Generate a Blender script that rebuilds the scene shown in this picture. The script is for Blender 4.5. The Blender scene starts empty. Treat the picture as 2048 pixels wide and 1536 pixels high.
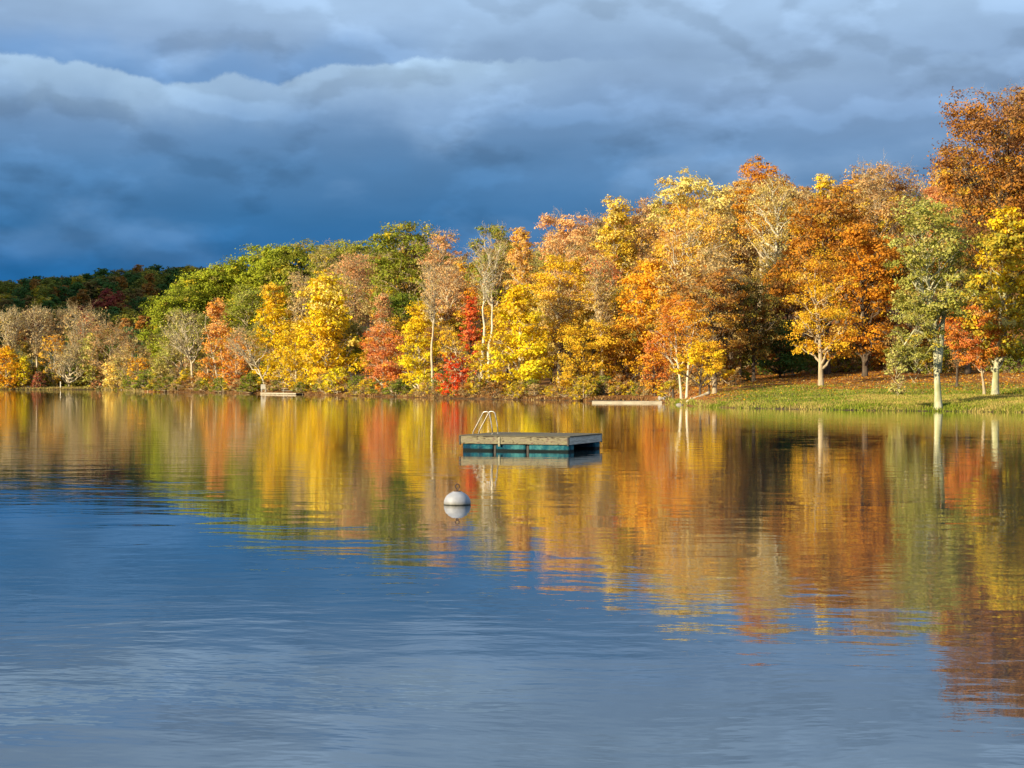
import bpy, math, random
import numpy as np
from mathutils import Vector, Matrix

SC = bpy.context.scene
COL = SC.collection
RAD = math.radians

# ------------------------------------------------------------------ camera
EYE = 2.14          # metres above the water
F = 3200.0          # focal length in photograph pixels (2048 wide)
K = F / 2000.0      # distances below are written for a 2000 px lens and stretched by K
cd = bpy.data.cameras.new('camera')
cam = bpy.data.objects.new('camera', cd)
COL.objects.link(cam)
cam.location = (0, 0, EYE)
cam.rotation_euler = (RAD(90), 0, 0)
cd.sensor_width = 36.0
cd.lens = 36.0 * F / 2048.0
cd.clip_start = 0.1
cd.clip_end = 9000
SC.camera = cam

# ------------------------------------------------------------------ light
SUN_EL, SUN_AZ = RAD(17), RAD(51)      # low afternoon sun behind the left shoulder
TO_SUN = Vector((-math.sin(SUN_AZ) * math.cos(SUN_EL), -math.cos(SUN_AZ) * math.cos(SUN_EL), math.sin(SUN_EL)))
sd = bpy.data.lights.new('sun', 'SUN')
sd.energy = 5.0
sd.angle = RAD(0.6)
sd.color = (1.0, 0.84, 0.58)
sun = bpy.data.objects.new('sun', sd)
COL.objects.link(sun)
sun.rotation_euler = TO_SUN.to_track_quat('Z', 'Y').to_euler()

SC.view_settings.view_transform = 'Standard'
SC.view_settings.look = 'None'
SC.view_settings.exposure = 0.78
SC.view_settings.gamma = 1
SC.view_settings.use_curve_mapping = False
SC.cycles.max_bounces = 6
SC.cycles.diffuse_bounces = 3
SC.cycles.glossy_bounces = 3
SC.cycles.transmission_bounces = 3
SC.cycles.caustics_reflective = False
SC.cycles.caustics_refractive = False
SC.cycles.use_denoising = True

# ------------------------------------------------------------------ node helper
class NT:
    def __init__(s, tree):
        s.t = tree
        tree.nodes.clear()

    def n(s, typ, **kw):
        nd = s.t.nodes.new(typ)
        for k, v in kw.items():
            setattr(nd, k, v)
        return nd

    def put(s, sock, v):
        if v is None:
            return
        if isinstance(v, (int, float)):
            sock.default_value = v
        elif isinstance(v, (tuple, list)):
            sock.default_value = tuple(v) + (1,) if (sock.type == 'RGBA' and len(v) == 3) else v
        else:
            s.t.links.new(v, sock)

    def m(s, op, a, b=None, c=None, clamp=False):
        nd = s.n('ShaderNodeMath', operation=op, use_clamp=clamp)
        for i, v in enumerate((a, b, c)):
            s.put(nd.inputs[i], v)
        return nd.outputs[0]

    def ramp(s, fac, stops, interp='LINEAR'):
        nd = s.n('ShaderNodeValToRGB')
        cr = nd.color_ramp
        cr.interpolation = interp
        while len(cr.elements) < len(stops):
            cr.elements.new(0.5)
        for e, (p, c) in zip(cr.elements, stops):
            e.position = p
            e.color = (c, c, c, 1) if isinstance(c, (int, float)) else tuple(c) + (1,)
        s.put(nd.inputs[0], fac)
        return nd.outputs[0]

    def mix(s, f, a, b, mode='MIX'):
        nd = s.n('ShaderNodeMix', data_type='RGBA', blend_type=mode)
        s.put(nd.inputs[0], f)
        s.put(nd.inputs[6], a)
        s.put(nd.inputs[7], b)
        return nd.outputs[2]

    def noise(s, vec, scale, detail=4, rough=.55, dist=0.0, lac=2.0):
        nd = s.n('ShaderNodeTexNoise')
        s.put(nd.inputs['Vector'], vec)
        nd.inputs['Scale'].default_value = scale
        nd.inputs['Detail'].default_value = detail
        nd.inputs['Roughness'].default_value = rough
        nd.inputs['Lacunarity'].default_value = lac
        nd.inputs['Distortion'].default_value = dist
        return nd.outputs[0]

    def comb(s, x, y, z):
        nd = s.n('ShaderNodeCombineXYZ')
        for i, v in enumerate((x, y, z)):
            s.put(nd.inputs[i], v)
        return nd.outputs[0]

    def mapr(s, v, a, b, c, d, interp='LINEAR'):
        nd = s.n('ShaderNodeMapRange', interpolation_type=interp)
        for i, q in enumerate((v, a, b, c, d)):
            s.put(nd.inputs[i], q)
        return nd.outputs[0]


# ------------------------------------------------------------------ sky
world = bpy.data.worlds.new('World')
SC.world = world
world.use_nodes = True
w = NT(world.node_tree)
tc = w.n('ShaderNodeTexCoord')
sp = w.n('ShaderNodeSeparateXYZ')
w.put(sp.inputs[0], tc.outputs['Generated'])
X, Y, Z = sp.outputs
az = w.m('ARCTAN2', X, Y)                                   # 0 straight ahead, + to the right
hor = w.m('SQRT', w.m('ADD', w.m('MULTIPLY', X, X), w.m('MULTIPLY', Y, Y)))
el = w.m('DIVIDE', Z, w.m('MAXIMUM', hor, .02))             # tangent of the elevation
el = w.m('MULTIPLY', w.m('MAXIMUM', el, 0.0), K)
az = w.m('MULTIPLY', az, K)
# cloud deck seen in perspective: billows flatten towards the horizon
per = w.m('DIVIDE', 1.0, w.m('ADD', el, .16))
P = w.comb(w.m('MULTIPLY', w.m('SINE', az), per), w.m('MULTIPLY', w.m('COSINE', az), per), w.m('MULTIPLY', el, 4.0))
P2 = w.comb(w.m('MULTIPLY', az, 3.4), w.m('MULTIPLY', el, 7.0), 1.7)
P2b = w.comb(w.m('MULTIPLY', az, 3.4), w.m('ADD', w.m('MULTIPLY', el, 7.0), .14), 1.7)
big = w.noise(P2, 0.75, 5, .5, .25)
bil = w.noise(P2, 1.7, 6, .45, .15)
bil2 = w.noise(P2b, 1.7, 6, .45, .15)
relief = w.m('MULTIPLY', w.m('SUBTRACT', bil, bil2), 1.0)
streak = w.noise(w.comb(w.m('MULTIPLY', az, 1.5), w.m('MULTIPLY', el, 16), 4.0), 1.0, 5, .55, .3)
# how dark the storm is, by elevation (0 at the horizon, .384 at the top of the picture)
warp = w.m('ADD', el, w.m('MULTIPLY', w.m('SUBTRACT', big, .5), .09))
warp = w.m('ADD', warp, w.m('MULTIPLY', w.m('SUBTRACT', streak, .5), .05))
# the right side of the storm is lighter lower down
warp = w.m('ADD', warp, w.m('MULTIPLY', w.mapr(az, -.1, .45, 0, 1, 'SMOOTHSTEP'), .035))
base = w.ramp(warp, [
    (0.00, (.010, .092, .240)),
    (0.10, (.011, .086, .225)),
    (0.15, (.024, .096, .215)),
    (0.21, (.052, .132, .258)),
    (0.27, (.094, .172, .295)),
    (0.32, (.142, .222, .350)),
    (0.39, (.210, .305, .435)),
    (0.60, (.260, .355, .480)),
    (1.00, (.240, .325, .440))])
# bright rim of the long cloud bank
fc = w.n('ShaderNodeFloatCurve')
crv = fc.mapping.curves[0]
pts = [(-3.2, .30), (-.60, .315), (-.47, .314), (-.41, .309), (-.36, .300), (-.31, .2985), (-.275, .307), (-.25, .302),
       (-.18, .316), (-.14, .322), (-.06, .324), (.05, .326), (.3, .32), (3.2, .30)]
tox = lambda a: (a + 3.2) / 6.4
while len(crv.points) < len(pts):
    crv.points.new(.5, .5)
for q, (a, e) in zip(crv.points, pts):
    q.location = (tox(a), e)
fc.mapping.update()
w.put(fc.inputs['Value'], w.m('DIVIDE', w.m('ADD', az, 3.2), 6.4, clamp=True))
edge_n = w.noise(w.comb(w.m('MULTIPLY', az, 3.0), w.m('MULTIPLY', el, 3.0), 9.0), 6.0, 6, .60)
edge = w.m('ADD', fc.outputs[0], w.m('MULTIPLY', w.m('SUBTRACT', edge_n, .5), .032))
d = w.m('SUBTRACT', edge, el)
rise = w.mapr(d, -.001, .0045, 0, 1, 'SMOOTHSTEP')
fall = w.mapr(d, .004, .062, 1, 0, 'SMOOTHSTEP')
lump = w.mapr(w.noise(w.comb(w.m('MULTIPLY', az, 3.0), w.m('MULTIPLY', el, 6.0), 2.0), 1.6, 4, .5), .35, .65, .55, 1.1)
amp = w.m('MULTIPLY', w.mapr(az, -.05, .14, 1, .10, 'SMOOTHSTEP'), lump)
rim = w.m('MULTIPLY', w.m('MULTIPLY', rise, fall), amp)
# gap of deeper sky just above the rim
gap = w.m('MULTIPLY', w.mapr(d, -.045, -.001, 0, 1, 'SMOOTHSTEP'), w.m('SUBTRACT', 1.0, rise))
gap = w.m('MULTIPLY', gap, w.mapr(az, -.22, -.02, .75, 0, 'SMOOTHSTEP'))
c0 = w.mix(gap, base, (.095, .195, .365))
c1 = w.mix(w.m('MULTIPLY', rim, .66), c0, (.27, .385, .505))
puff = w.m('MULTIPLY', w.mapr(bil, .50, .72, 0, 1, 'SMOOTHSTEP'), w.mapr(el, .12, .32, .10, .45))
c1 = w.mix(puff, c1, (.22, .325, .47))
shade = w.m('ADD', 1.0, w.m('MULTIPLY', relief, w.mapr(el, .05, .35, .3, .5)))
shade = w.m('MULTIPLY', shade, w.mapr(w.noise(P2, 1.2, 6, .55, .2),  .3, .7, .94, 1.06))
shade = w.m('MAXIMUM', shade, .6)
c2 = w.mix(1.0, c1, w.comb(shade, shade, shade), 'MULTIPLY')
# soft cumulus tops catching light inside the grey bank
cu = lambda dz: w.mapr(w.noise(w.comb(w.m('MULTIPLY', az, 4.6), w.m('ADD', w.m('MULTIPLY', el, 8.5), dz), 6.3), 1.5, 7, .48, .0), .46, .545, 0, 1, 'SMOOTHSTEP')
emb = w.m('SUBTRACT', cu(0.0), cu(.16))
emb = w.m('ADD', 1.0, w.m('MULTIPLY', emb, w.mapr(el, .03, .22, .13, .17)))
c2 = w.mix(1.0, c2, w.comb(emb, emb, emb), 'MULTIPLY')
sky = w.n('ShaderNodeTexSky', sky_type='NISHITA')
sky.sun_disc = False
sky.sun_elevation = SUN_EL
sky.sun_rotation = math.pi + SUN_AZ
sky.altitude = 200
clear = w.m('MULTIPLY', w.mapr(w.noise(P2, 1.0, 4, .5), .5, .75, 0, 1, 'SMOOTHSTEP'), w.mapr(el, .25, .6, .0, .35))
bgc = w.n('ShaderNodeBackground')
w.put(bgc.inputs[0], c2)
bgc.inputs[1].default_value = 1.0
bgs = w.n('ShaderNodeBackground')
w.put(bgs.inputs[0], sky.outputs[0])
bgs.inputs[1].default_value = 0.10
mx = w.n('ShaderNodeMixShader')
w.put(mx.inputs[0], clear)
w.put(mx.inputs[1], bgc.outputs[0])
w.put(mx.inputs[2], bgs.outputs[0])
wo = w.n('ShaderNodeOutputWorld')
w.put(wo.inputs[0], mx.outputs[0])

# ------------------------------------------------------------------ materials
def mat(name):
    m = bpy.data.materials.new(name)
    m.use_nodes = True
    return m, NT(m.node_tree)


def finish(nt, shader):
    o = nt.n('ShaderNodeOutputMaterial')
    nt.put(o.inputs[0], shader)


def simple(name, c1, c2, scale=8, rough=.7, bump=.0, stretch=(1, 1, 1), metal=0.0, detail=5, lo=.35, hi=.65, spec=.5):
    m, t = mat(name)
    tcn = t.n('ShaderNodeTexCoord')
    mp = t.n('ShaderNodeMapping')
    t.put(mp.inputs[0], tcn.outputs['Object'])
    mp.inputs['Scale'].default_value = stretch
    n = t.noise(mp.outputs[0], scale, detail, .6)
    p = t.n('ShaderNodeBsdfPrincipled')
    t.put(p.inputs['Base Color'], t.ramp(n, [(lo, c1), (hi, c2)]))
    p.inputs['Roughness'].default_value = rough
    p.inputs['Metallic'].default_value = metal
    p.inputs['Specular IOR Level'].default_value = spec
    if bump:
        b = t.n('ShaderNodeBump')
        b.inputs['Strength'].default_value = 1
        b.inputs['Distance'].default_value = bump
        t.put(b.inputs['Height'], n)
        t.put(p.inputs['Normal'], b.outputs[0])
    finish(t, p.outputs[0])
    return m


def leaf_material():
    m, t = mat('leaves')
    a = t.n('ShaderNodeAttribute', attribute_name='tint')
    df = t.n('ShaderNodeBsdfDiffuse')
    tr = t.n('ShaderNodeBsdfTranslucent')
    t.put(df.inputs[0], a.outputs['Color'])
    t.put(tr.inputs[0], a.outputs['Color'])
    mxs = t.n('ShaderNodeMixShader')
    mxs.inputs[0].default_value = .28
    t.put(mxs.inputs[1], df.outputs[0])
    t.put(mxs.inputs[2], tr.outputs[0])
    finish(t, mxs.outputs[0])
    return m


LEAF = leaf_material()
BARK = {
    'pale': simple('pale_bark', (.34, .28, .18), (.70, .60, .40), 3.0, .85, .03, (1, 1, .35)),
    'grey': simple('grey_bark', (.30, .23, .14), (.54, .44, .28), 3.0, .9, .03, (1, 1, .3)),
    'dark': simple('dark_bark', (.05, .035, .022), (.13, .095, .06), 4.0, .9, .03, (1, 1, .3)),
    'white': simple('white_bark', (.46, .41, .29), (.76, .70, .52), 3.0, .85, .03, (1, 1, .35)),
    'twig': simple('twig_bark', (.34, .24, .11), (.60, .46, .22), 3.0, .9, 0),
    'mossy': simple('mossy_bark', (.30, .31, .14), (.60, .56, .38), 1.6, .9, .03, (1, 1, .5)),
}


def ground_material():
    m, t = mat('ground_cover')
    a = t.n('ShaderNodeAttribute', attribute_name='tint')
    tcn = t.n('ShaderNodeTexCoord')
    n1 = t.noise(tcn.outputs['Object'], 1.7, 6, .65)
    n2 = t.noise(tcn.outputs['Object'], .22, 4, .6)
    f = t.m('MULTIPLY', t.mapr(n1, .3, .7, .55, 1.45), t.mapr(n2, .3, .7, .75, 1.25))
    p = t.n('ShaderNodeBsdfPrincipled')
    t.put(p.inputs['Base Color'], t.mix(1.0, a.outputs['Color'], t.comb(f, f, f), 'MULTIPLY'))
    p.inputs['Roughness'].default_value = .95
    p.inputs['Specular IOR Level'].default_value = .1
    b = t.n('ShaderNodeBump')
    b.inputs['Distance'].default_value = .12
    t.put(b.inputs['Height'], n1)
    t.put(p.inputs['Normal'], b.outputs[0])
    finish(t, p.outputs[0])
    return m


def water_material():
    m, t = mat('lake_water')
    g = t.n('ShaderNodeNewGeometry')
    s = t.n('ShaderNodeSeparateXYZ')
    t.put(s.inputs[0], g.outputs['Position'])
    x, y, _ = s.outputs
    warp = t.noise(t.comb(t.m('MULTIPLY', x, .16), t.m('MULTIPLY', y, .16), 0), 1.0, 2, .5)
    wy = t.m('ADD', y, t.m('MULTIPLY', warp, 2.2))
    wy = t.m('ADD', wy, t.m('MULTIPLY', x, .07))
    swell = t.noise(t.comb(t.m('MULTIPLY', x, .35), t.m('MULTIPLY', wy, .80), 0), 1.0, 2, .45)
    mid = t.noise(t.comb(t.m('MULTIPLY', x, 1.3), t.m('MULTIPLY', wy, 2.3), 5.0), 1.0, 3, .5)
    fine = t.noise(t.comb(t.m('MULTIPLY', x, 6.0), t.m('MULTIPLY', wy, 9.0), 9.0), 1.0, 2, .5)
    # patches of breeze
    br = t.noise(t.comb(t.m('MULTIPLY', x, .05), t.m('MULTIPLY', y, .10), 3.0), 1.0, 3, .5, .6)
    breeze = t.mapr(br, .38, .62, .45, 1.25, 'SMOOTHSTEP')
    h = t.m('MULTIPLY', swell, .0082)
    h = t.m('ADD', h, t.m('MULTIPLY', t.m('MULTIPLY', mid, .0040), breeze))
    h = t.m('ADD', h, t.m('MULTIPLY', t.m('MULTIPLY', fine, .00042), breeze))
    b = t.n('ShaderNodeBump')
    b.inputs['Strength'].default_value = 1.0
    b.inputs['Distance'].default_value = 1.0
    t.put(b.inputs['Height'], h)
    df = t.n('ShaderNodeBsdfDiffuse')
    df.inputs[0].default_value = (.020, .036, .048, 1)
    gl = t.n('ShaderNodeBsdfGlossy')
    gl.inputs['Color'].default_value = (1, 1, 1, 1)
    t.put(gl.inputs['Roughness'], .022)
    t.put(gl.inputs['Normal'], b.outputs[0])
    fr = t.n('ShaderNodeFresnel')
    fr.inputs['IOR'].default_value = 2.1
    t.put(fr.inputs['Normal'], b.outputs[0])
    mxs = t.n('ShaderNodeMixShader')
    t.put(mxs.inputs[0], t.m('ADD', t.m('MULTIPLY', fr.outputs[0], 1.10), .03, clamp=True))
    t.put(mxs.inputs[1], df.outputs[0])
    t.put(mxs.inputs[2], gl.outputs[0])
    finish(t, mxs.outputs[0])
    return m


# ------------------------------------------------------------------ object helpers
def tag(o, label=None, cat=None, group=None, kind=None):
    if label:
        o['label'] = label
    if cat:
        o['category'] = cat
    if group:
        o['group'] = group
    if kind:
        o['kind'] = kind
    return o


def empty(name, loc, rz=0.0, scale=1.0):
    o = bpy.data.objects.new(name, None)
    o.empty_display_size = .3
    COL.objects.link(o)
    o.location = loc
    o.rotation_euler = (0, 0, rz)
    o.scale = (scale,) * 3
    return o


def link(name, me, parent=None, loc=None):
    o = bpy.data.objects.new(name, me)
    COL.objects.link(o)
    if parent is not None:
        o.parent = parent
    if loc is not None:
        o.location = loc
    return o


def copy_tree(o, parent=None):
    c = o.copy()
    COL.objects.link(c)
    c.parent = parent
    for ch in list(o.children):
        copy_tree(ch, c)
    return c


class MB:
    """collects shapes for ONE mesh"""
    def __init__(s):
        s.v, s.f = [], []

    def add(s, v, f):
        b = len(s.v)
        s.v += [tuple(q) for q in v]
        s.f += [tuple(i + b for i in q) for q in f]

    def box(s, c, size, rot=None, bev=0.0):
        hx, hy, hz = (q / 2 for q in size)
        R = rot if rot is not None else Matrix.Identity(3)
        if bev <= 0:
            vs = [Vector((sx * hx, sy * hy, sz * hz)) for sx in (-1, 1) for sy in (-1, 1) for sz in (-1, 1)]
            fs = [(0, 1, 3, 2), (4, 6, 7, 5), (0, 4, 5, 1), (2, 3, 7, 6), (0, 2, 6, 4), (1, 5, 7, 3)]
        else:
            # chamfered along the long edges
            b = bev
            ring = [(-hy + b, -hz), (hy - b, -hz), (hy, -hz + b), (hy, hz - b), (hy - b, hz), (-hy + b, hz), (-hy, hz - b), (-hy, -hz + b)]
            vs = [Vector((sx * hx, p, q)) for sx in (-1, 1) for p, q in ring]
            fs = [tuple(range(7, -1, -1)), tuple(range(8, 16))]
            fs += [(i, (i + 1) % 8, 8 + (i + 1) % 8, 8 + i) for i in range(8)]
        s.add([R @ v + Vector(c) for v in vs], fs)

    def tube(s, pts, r, k=10, caps=True):
        pts = [Vector(p) for p in pts]
        rs = r if isinstance(r, (list, tuple)) else [r] * len(pts)
        rows = []
        ref = None
        for i, p in enumerate(pts):
            tdir = (pts[min(i + 1, len(pts) - 1)] - pts[max(i - 1, 0)]).normalized()
            if ref is None:
                ref = tdir.orthogonal().normalized()
            ref = (ref - tdir * ref.dot(tdir)).normalized()
            o = tdir.cross(ref)
            rows.append([p + (ref * math.cos(2 * math.pi * j / k) + o * math.sin(2 * math.pi * j / k)) * rs[i] for j in range(k)])
        fs = []
        for i in range(len(pts) - 1):
            for j in range(k):
                a = i * k + j
                b2 = i * k + (j + 1) % k
                fs.append((a, b2, b2 + k, a + k))
        if caps:
            fs.append(tuple(range(k - 1, -1, -1)))
            fs.append(tuple((len(pts) - 1) * k + j for j in range(k)))
        s.add([v for row in rows for v in row], fs)

    def lathe(s, prof, c, k=32):
        vs, fs = [], []
        for r, z in prof:
            for j in range(k):
                vs.append(Vector((c[0] + r * math.cos(2 * math.pi * j / k), c[1] + r * math.sin(2 * math.pi * j / k), c[2] + z)))
        for i in range(len(prof) - 1):
            for j in range(k):
                a, b2 = i * k + j, i * k + (j + 1) % k
                fs.append((a, b2, b2 + k, a + k))
        s.add(vs, fs)

    def build(s, name, m, parent=None, loc=None, smooth=False):
        me = bpy.data.meshes.new(name)
        me.from_pydata(s.v, [], s.f)
        me.materials.append(m)
        if smooth:
            me.polygons.foreach_set('use_smooth', [True] * len(me.polygons))
        me.update()
        return link(name, me, parent, loc)


TRIS = 0


def np_mesh(name, V, Fa, m, tint=None, smooth=False):
    global TRIS
    TRIS += len(Fa) * (len(Fa[0]) - 2)
    """V (n,3), Fa (m,k)"""
    me = bpy.data.meshes.new(name)
    V = np.asarray(V, dtype=np.float32)
    Fa = np.asarray(Fa, dtype=np.int32)
    k = Fa.shape[1]
    me.vertices.add(len(V))
    me.vertices.foreach_set('co', V.ravel())
    me.loops.add(Fa.size)
    me.loops.foreach_set('vertex_index', Fa.ravel())
    me.polygons.add(len(Fa))
    me.polygons.foreach_set('loop_start', np.arange(len(Fa), dtype=np.int32) * k)
    if smooth:
        me.polygons.foreach_set('use_smooth', np.ones(len(Fa), dtype=bool))
    if tint is not None:
        at = me.attributes.new('tint', 'FLOAT_COLOR', 'POINT')
        c4 = np.ones((len(V), 4), dtype=np.float32)
        c4[:, :3] = tint
        at.data.foreach_set('color', c4.ravel())
    me.materials.append(m)
    me.update(calc_edges=True)
    return me


# ------------------------------------------------------------------ terrain
def sm(a, b, x):
    t = np.clip((np.asarray(x, dtype=float) - a) / (b - a), 0, 1)
    return t * t * (3 - 2 * t)


def vnoise(x, y, seed=0):
    """cheap smooth pseudo noise in about -1..1"""
    s = seed * 1.37
    return (np.sin(x * 1.0 + s + 1.3 * np.sin(y * .7 + s)) + np.sin(y * 1.1 - s * 2 + 1.7 * np.sin(x * .6 + s * 3)) +
            .5 * np.sin(x * 2.3 + y * 1.9 + s * 5) + .5 * np.sin(x * 1.7 - y * 2.6 + s * 7)) / 3.0


SH = np.array([(-3000, 330), (-600, 350), (0, 366), (200, 366), (245, 352), (275, 300), (300, 268), (400, 248), (500, 224), (600, 202),
               (700, 182), (800, 163), (900, 147.5), (1000, 138), (1100, 131), (1180, 125), (1280, 121), (1325, 116), (1345, 106),
               (1400, 93), (1500, 87.5), (1640, 83.5), (1750, 80.5), (1870, 78.6), (1950, 77), (2048, 75.5), (2400, 72), (4000, 66)], dtype=float)
SH[:, 1] *= K


def px_of(x, y):
    return 1024 + F * x / np.maximum(y, 1.0)


def shore(px):
    return np.interp(px, SH[:, 0], SH[:, 1])


def height(x, y):
    x = np.asarray(x, dtype=float)
    y = np.asarray(y, dtype=float)
    px = px_of(x, y)
    s = y - shore(px) + .9 * vnoise(x * .33, y * .3, 2) * sm(60, 120, y) + .25 * vnoise(x * 1.3, y, 5)
    s = np.maximum(s, np.maximum(x - 100, -340 - x))
    s = np.maximum(s, -3.2 - y)
    pen = sm(285, 385, px) * (y > 20)
    s = s / K
    bed = np.maximum(-1.6, s * .26)
    sp_ = np.maximum(s, 0)
    land = .10 + .28 * sm(0, 1.2, sp_) + .085 * np.minimum(sp_, 35) * (.35 + .65 * pen)
    land = land + pen * .19 * np.clip(sp_ - 35, 0, 110) + pen * .02 * np.clip(sp_ - 145, 0, 400)
    ridge = np.interp(px, [-3000, -400, 0, 150, 300, 430, 700, 1200, 4000], [58, 59, 62, 67, 73, 76, 71, 55, 40])
    land = land + ridge * sm(455 * K, 760 * K, y) * (1 - .45 * pen)
    land = land + .10 * vnoise(x * .4, y * .4, 3) * sm(2, 10, sp_)
    far = sm(1600, 3800, np.hypot(x, y))
    land = land * (1 - far) + 12 * far
    return np.where(s > 0, land, bed)


def H(x, y):
    return float(height(np.array([x]), np.array([y]))[0])


def build_ground():
    xs = np.unique(np.concatenate([[-6000, -3000, -1800, -1200, -900, -700], np.arange(-560, -180, 8), np.arange(-180, 78, 1.6),
                                   np.arange(78, 130, 4), np.arange(130, 620, 20), [700, 900, 1300, 2000, 3500, 6000]]))
    ys = np.unique(np.concatenate([[-6000, -3000, -1500, -700, -300, -120, -60, -30, -15, -8], np.arange(-6, 60, 3.0), np.arange(60, 100, 3.0), np.arange(100, 250, 1.2),
                                   np.arange(250, 640, 4), np.arange(640, 1400, 18), [1500,  2000, 3500, 6000]]))
    gx, gy = np.meshgrid(xs, ys)
    z = height(gx, gy)
    V = np.stack([gx, gy, z], -1).reshape(-1, 3)
    nx, ny = len(xs), len(ys)
    i = np.arange((ny - 1) * (nx - 1))
    a = (i // (nx - 1)) * nx + i % (nx - 1)
    Fa = np.stack([a, a + 1, a + nx + 1, a + nx], 1)
    x, y = V[:, 0], V[:, 1]
    px = px_of(x, y)
    s = (y - shore(px)) / K
    n = vnoise(x * .35, y * .4, 1)
    n_b = vnoise(x * .9, y * .6, 12)
    grass = np.array((.120, .140, .026))
    litter = np.array((.30, .125, .035))
    mud = np.array((.07, .05, .03))
    dry = np.array((.30, .22, .075))
    lawn = sm(1400, 1560, px + 40 * n) * (1 - sm(8, 24, s + 7 * n))
    col = litter[None] * (1 + .25 * n[:, None])
    col = col * (1 - lawn[:, None]) + grass[None] * lawn[:, None]
    col = col * (1 + .28 * n_b[:, None] * lawn[:, None])
    tan = lawn * sm(-.4, .5, vnoise(x * .35, y * .35, 9)) * .85
    col = col * (1 - tan[:, None]) + dry[None] * tan[:, None]
    leftb = (px < 290) & (y > 160) & (s < 16)
    col[leftb] = dry * .9
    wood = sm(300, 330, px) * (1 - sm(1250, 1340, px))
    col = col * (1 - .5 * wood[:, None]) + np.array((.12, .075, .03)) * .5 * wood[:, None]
    m_ = (1 - sm(.15, 1.0, s))[:, None]
    col = col * (1 - m_) + mud * m_
    far = sm(430 * K, 500 * K, y)[:, None]
    col = col * (1 - far) + np.array((.05, .06, .025)) * far
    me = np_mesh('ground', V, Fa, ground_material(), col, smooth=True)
    tag(link('ground', me), kind='structure')


build_ground()


def build_lake():
    xs = np.array([-420, -200, -100, -40, -15, 0, 15, 40, 110.0])
    ys = np.array([-6, 5, 15, 30, 60, 100, 200, 400, 640.0])
    gx, gy = np.meshgrid(xs, ys)
    V = np.stack([gx, gy, gx * 0], -1).reshape(-1, 3)
    nx, ny = len(xs), len(ys)
    i = np.arange((ny - 1) * (nx - 1))
    a = (i // (nx - 1)) * nx + i % (nx - 1)
    me = np_mesh('lake', V, np.stack([a, a + 1, a + nx + 1, a + nx], 1), water_material())
    tag(link('lake', me), kind='structure')


build_lake()


# ------------------------------------------------------------------ unseen cloud, added and shaped to shade the far hillside
def build_cloud():
    rng = np.random.default_rng(4)
    V, Fa = [], []
    k1, k2 = 40, 22
    off = TO_SUN * (255 / TO_SUN.z)
    nb = 0
    for _ in range(80):
        cx = rng.uniform(-900, 60)
        cy = rng.uniform(545 * K, 880 * K)
        r = rng.uniform(80, 130)
        c = np.array([cx + off.x, cy + off.y, 300 + rng.uniform(-15, 25)])
        u = np.linspace(0, 2 * np.pi, k1, endpoint=False)
        v = np.linspace(.02, np.pi - .02, k2)
        uu, vv = np.meshgrid(u, v)
        d_ = np.stack([np.cos(uu) * np.sin(vv), np.sin(uu) * np.sin(vv), np.cos(vv)], -1)
        f = 1 + .10 * vnoise(d_[..., 0] * 5 + cx, d_[..., 1] * 5 + d_[..., 2] * 4, 3)
        p = c + d_ * f[..., None] * np.array([r, r * .72, r * .34])
        V.append(p.reshape(-1, 3))
        for i in range(k2 - 1):
            for j in range(k1):
                a, b = i * k1 + j, i * k1 + (j + 1) % k1
                Fa.append((nb + a, nb + a + k1, nb + b + k1, nb + b))
        nb += k1 * k2
    m = simple('cloud', (.6, .62, .66), (.75, .76, .78), .01, 1.0, 0)
    me = np_mesh('shading_cloud', np.concatenate(V), np.array(Fa), m, smooth=True)
    tag(link('shading_cloud', me), kind='structure')


build_cloud()

# ------------------------------------------------------------------ trees
PAL = {
    'yellow': (.92, .66, .025), 'gold': (.84, .56, .035), 'lemon': (.90, .80, .04), 'orange': (.86, .38, .030), 'amber': (.90, .54, .045),
    'peach': (.88, .54, .22), 'salmon': (.80, .39, .16), 'red': (.84, .10, .025), 'brick': (.72, .22, .07),
    'rust': (.56, .24, .030), 'brown': (.36, .18, .065), 'tan': (.62, .48, .19), 'pinktan': (.66, .44, .19),
    'olive': (.35, .33, .05), 'green': (.27, .31, .030), 'lime': (.47, .50, .040), 'dkgreen': (.10, .17, .028),
    'pale': (.90, .72, .22), 'pine': (.58, .55, .15), 'dkbrown': (.15, .07, .022), 'forest': (.11, .21, .07),
    'maroon': (.36, .06, .06), 'grey': (.54, .45, .22), 'dkolive': (.23, .22, .05),
}


def env(shape, t):
    if shape == 'round':
        return np.sqrt(np.clip(1 - (2 * t - 1) ** 2, 0, 1)) ** .75
    if shape == 'egg':
        return np.clip(t / .22, 0, 1) ** .5 * np.clip(1 - t, 0, 1) ** .55 * 1.12
    if shape == 'cone':
        return np.clip(t / .10, 0, 1) ** .5 * np.clip(1 - t, 0, 1) ** .8 * 1.1
    if shape == 'vase':
        return np.clip(t, 0.02, 1) ** .6 * np.sqrt(np.clip(1 - t ** 5, 0, 1)) * 1.02
    if shape == 'dome':
        return np.sqrt(np.clip(1 - t ** 2.2, 0, 1))
    return np.ones_like(t)


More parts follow.
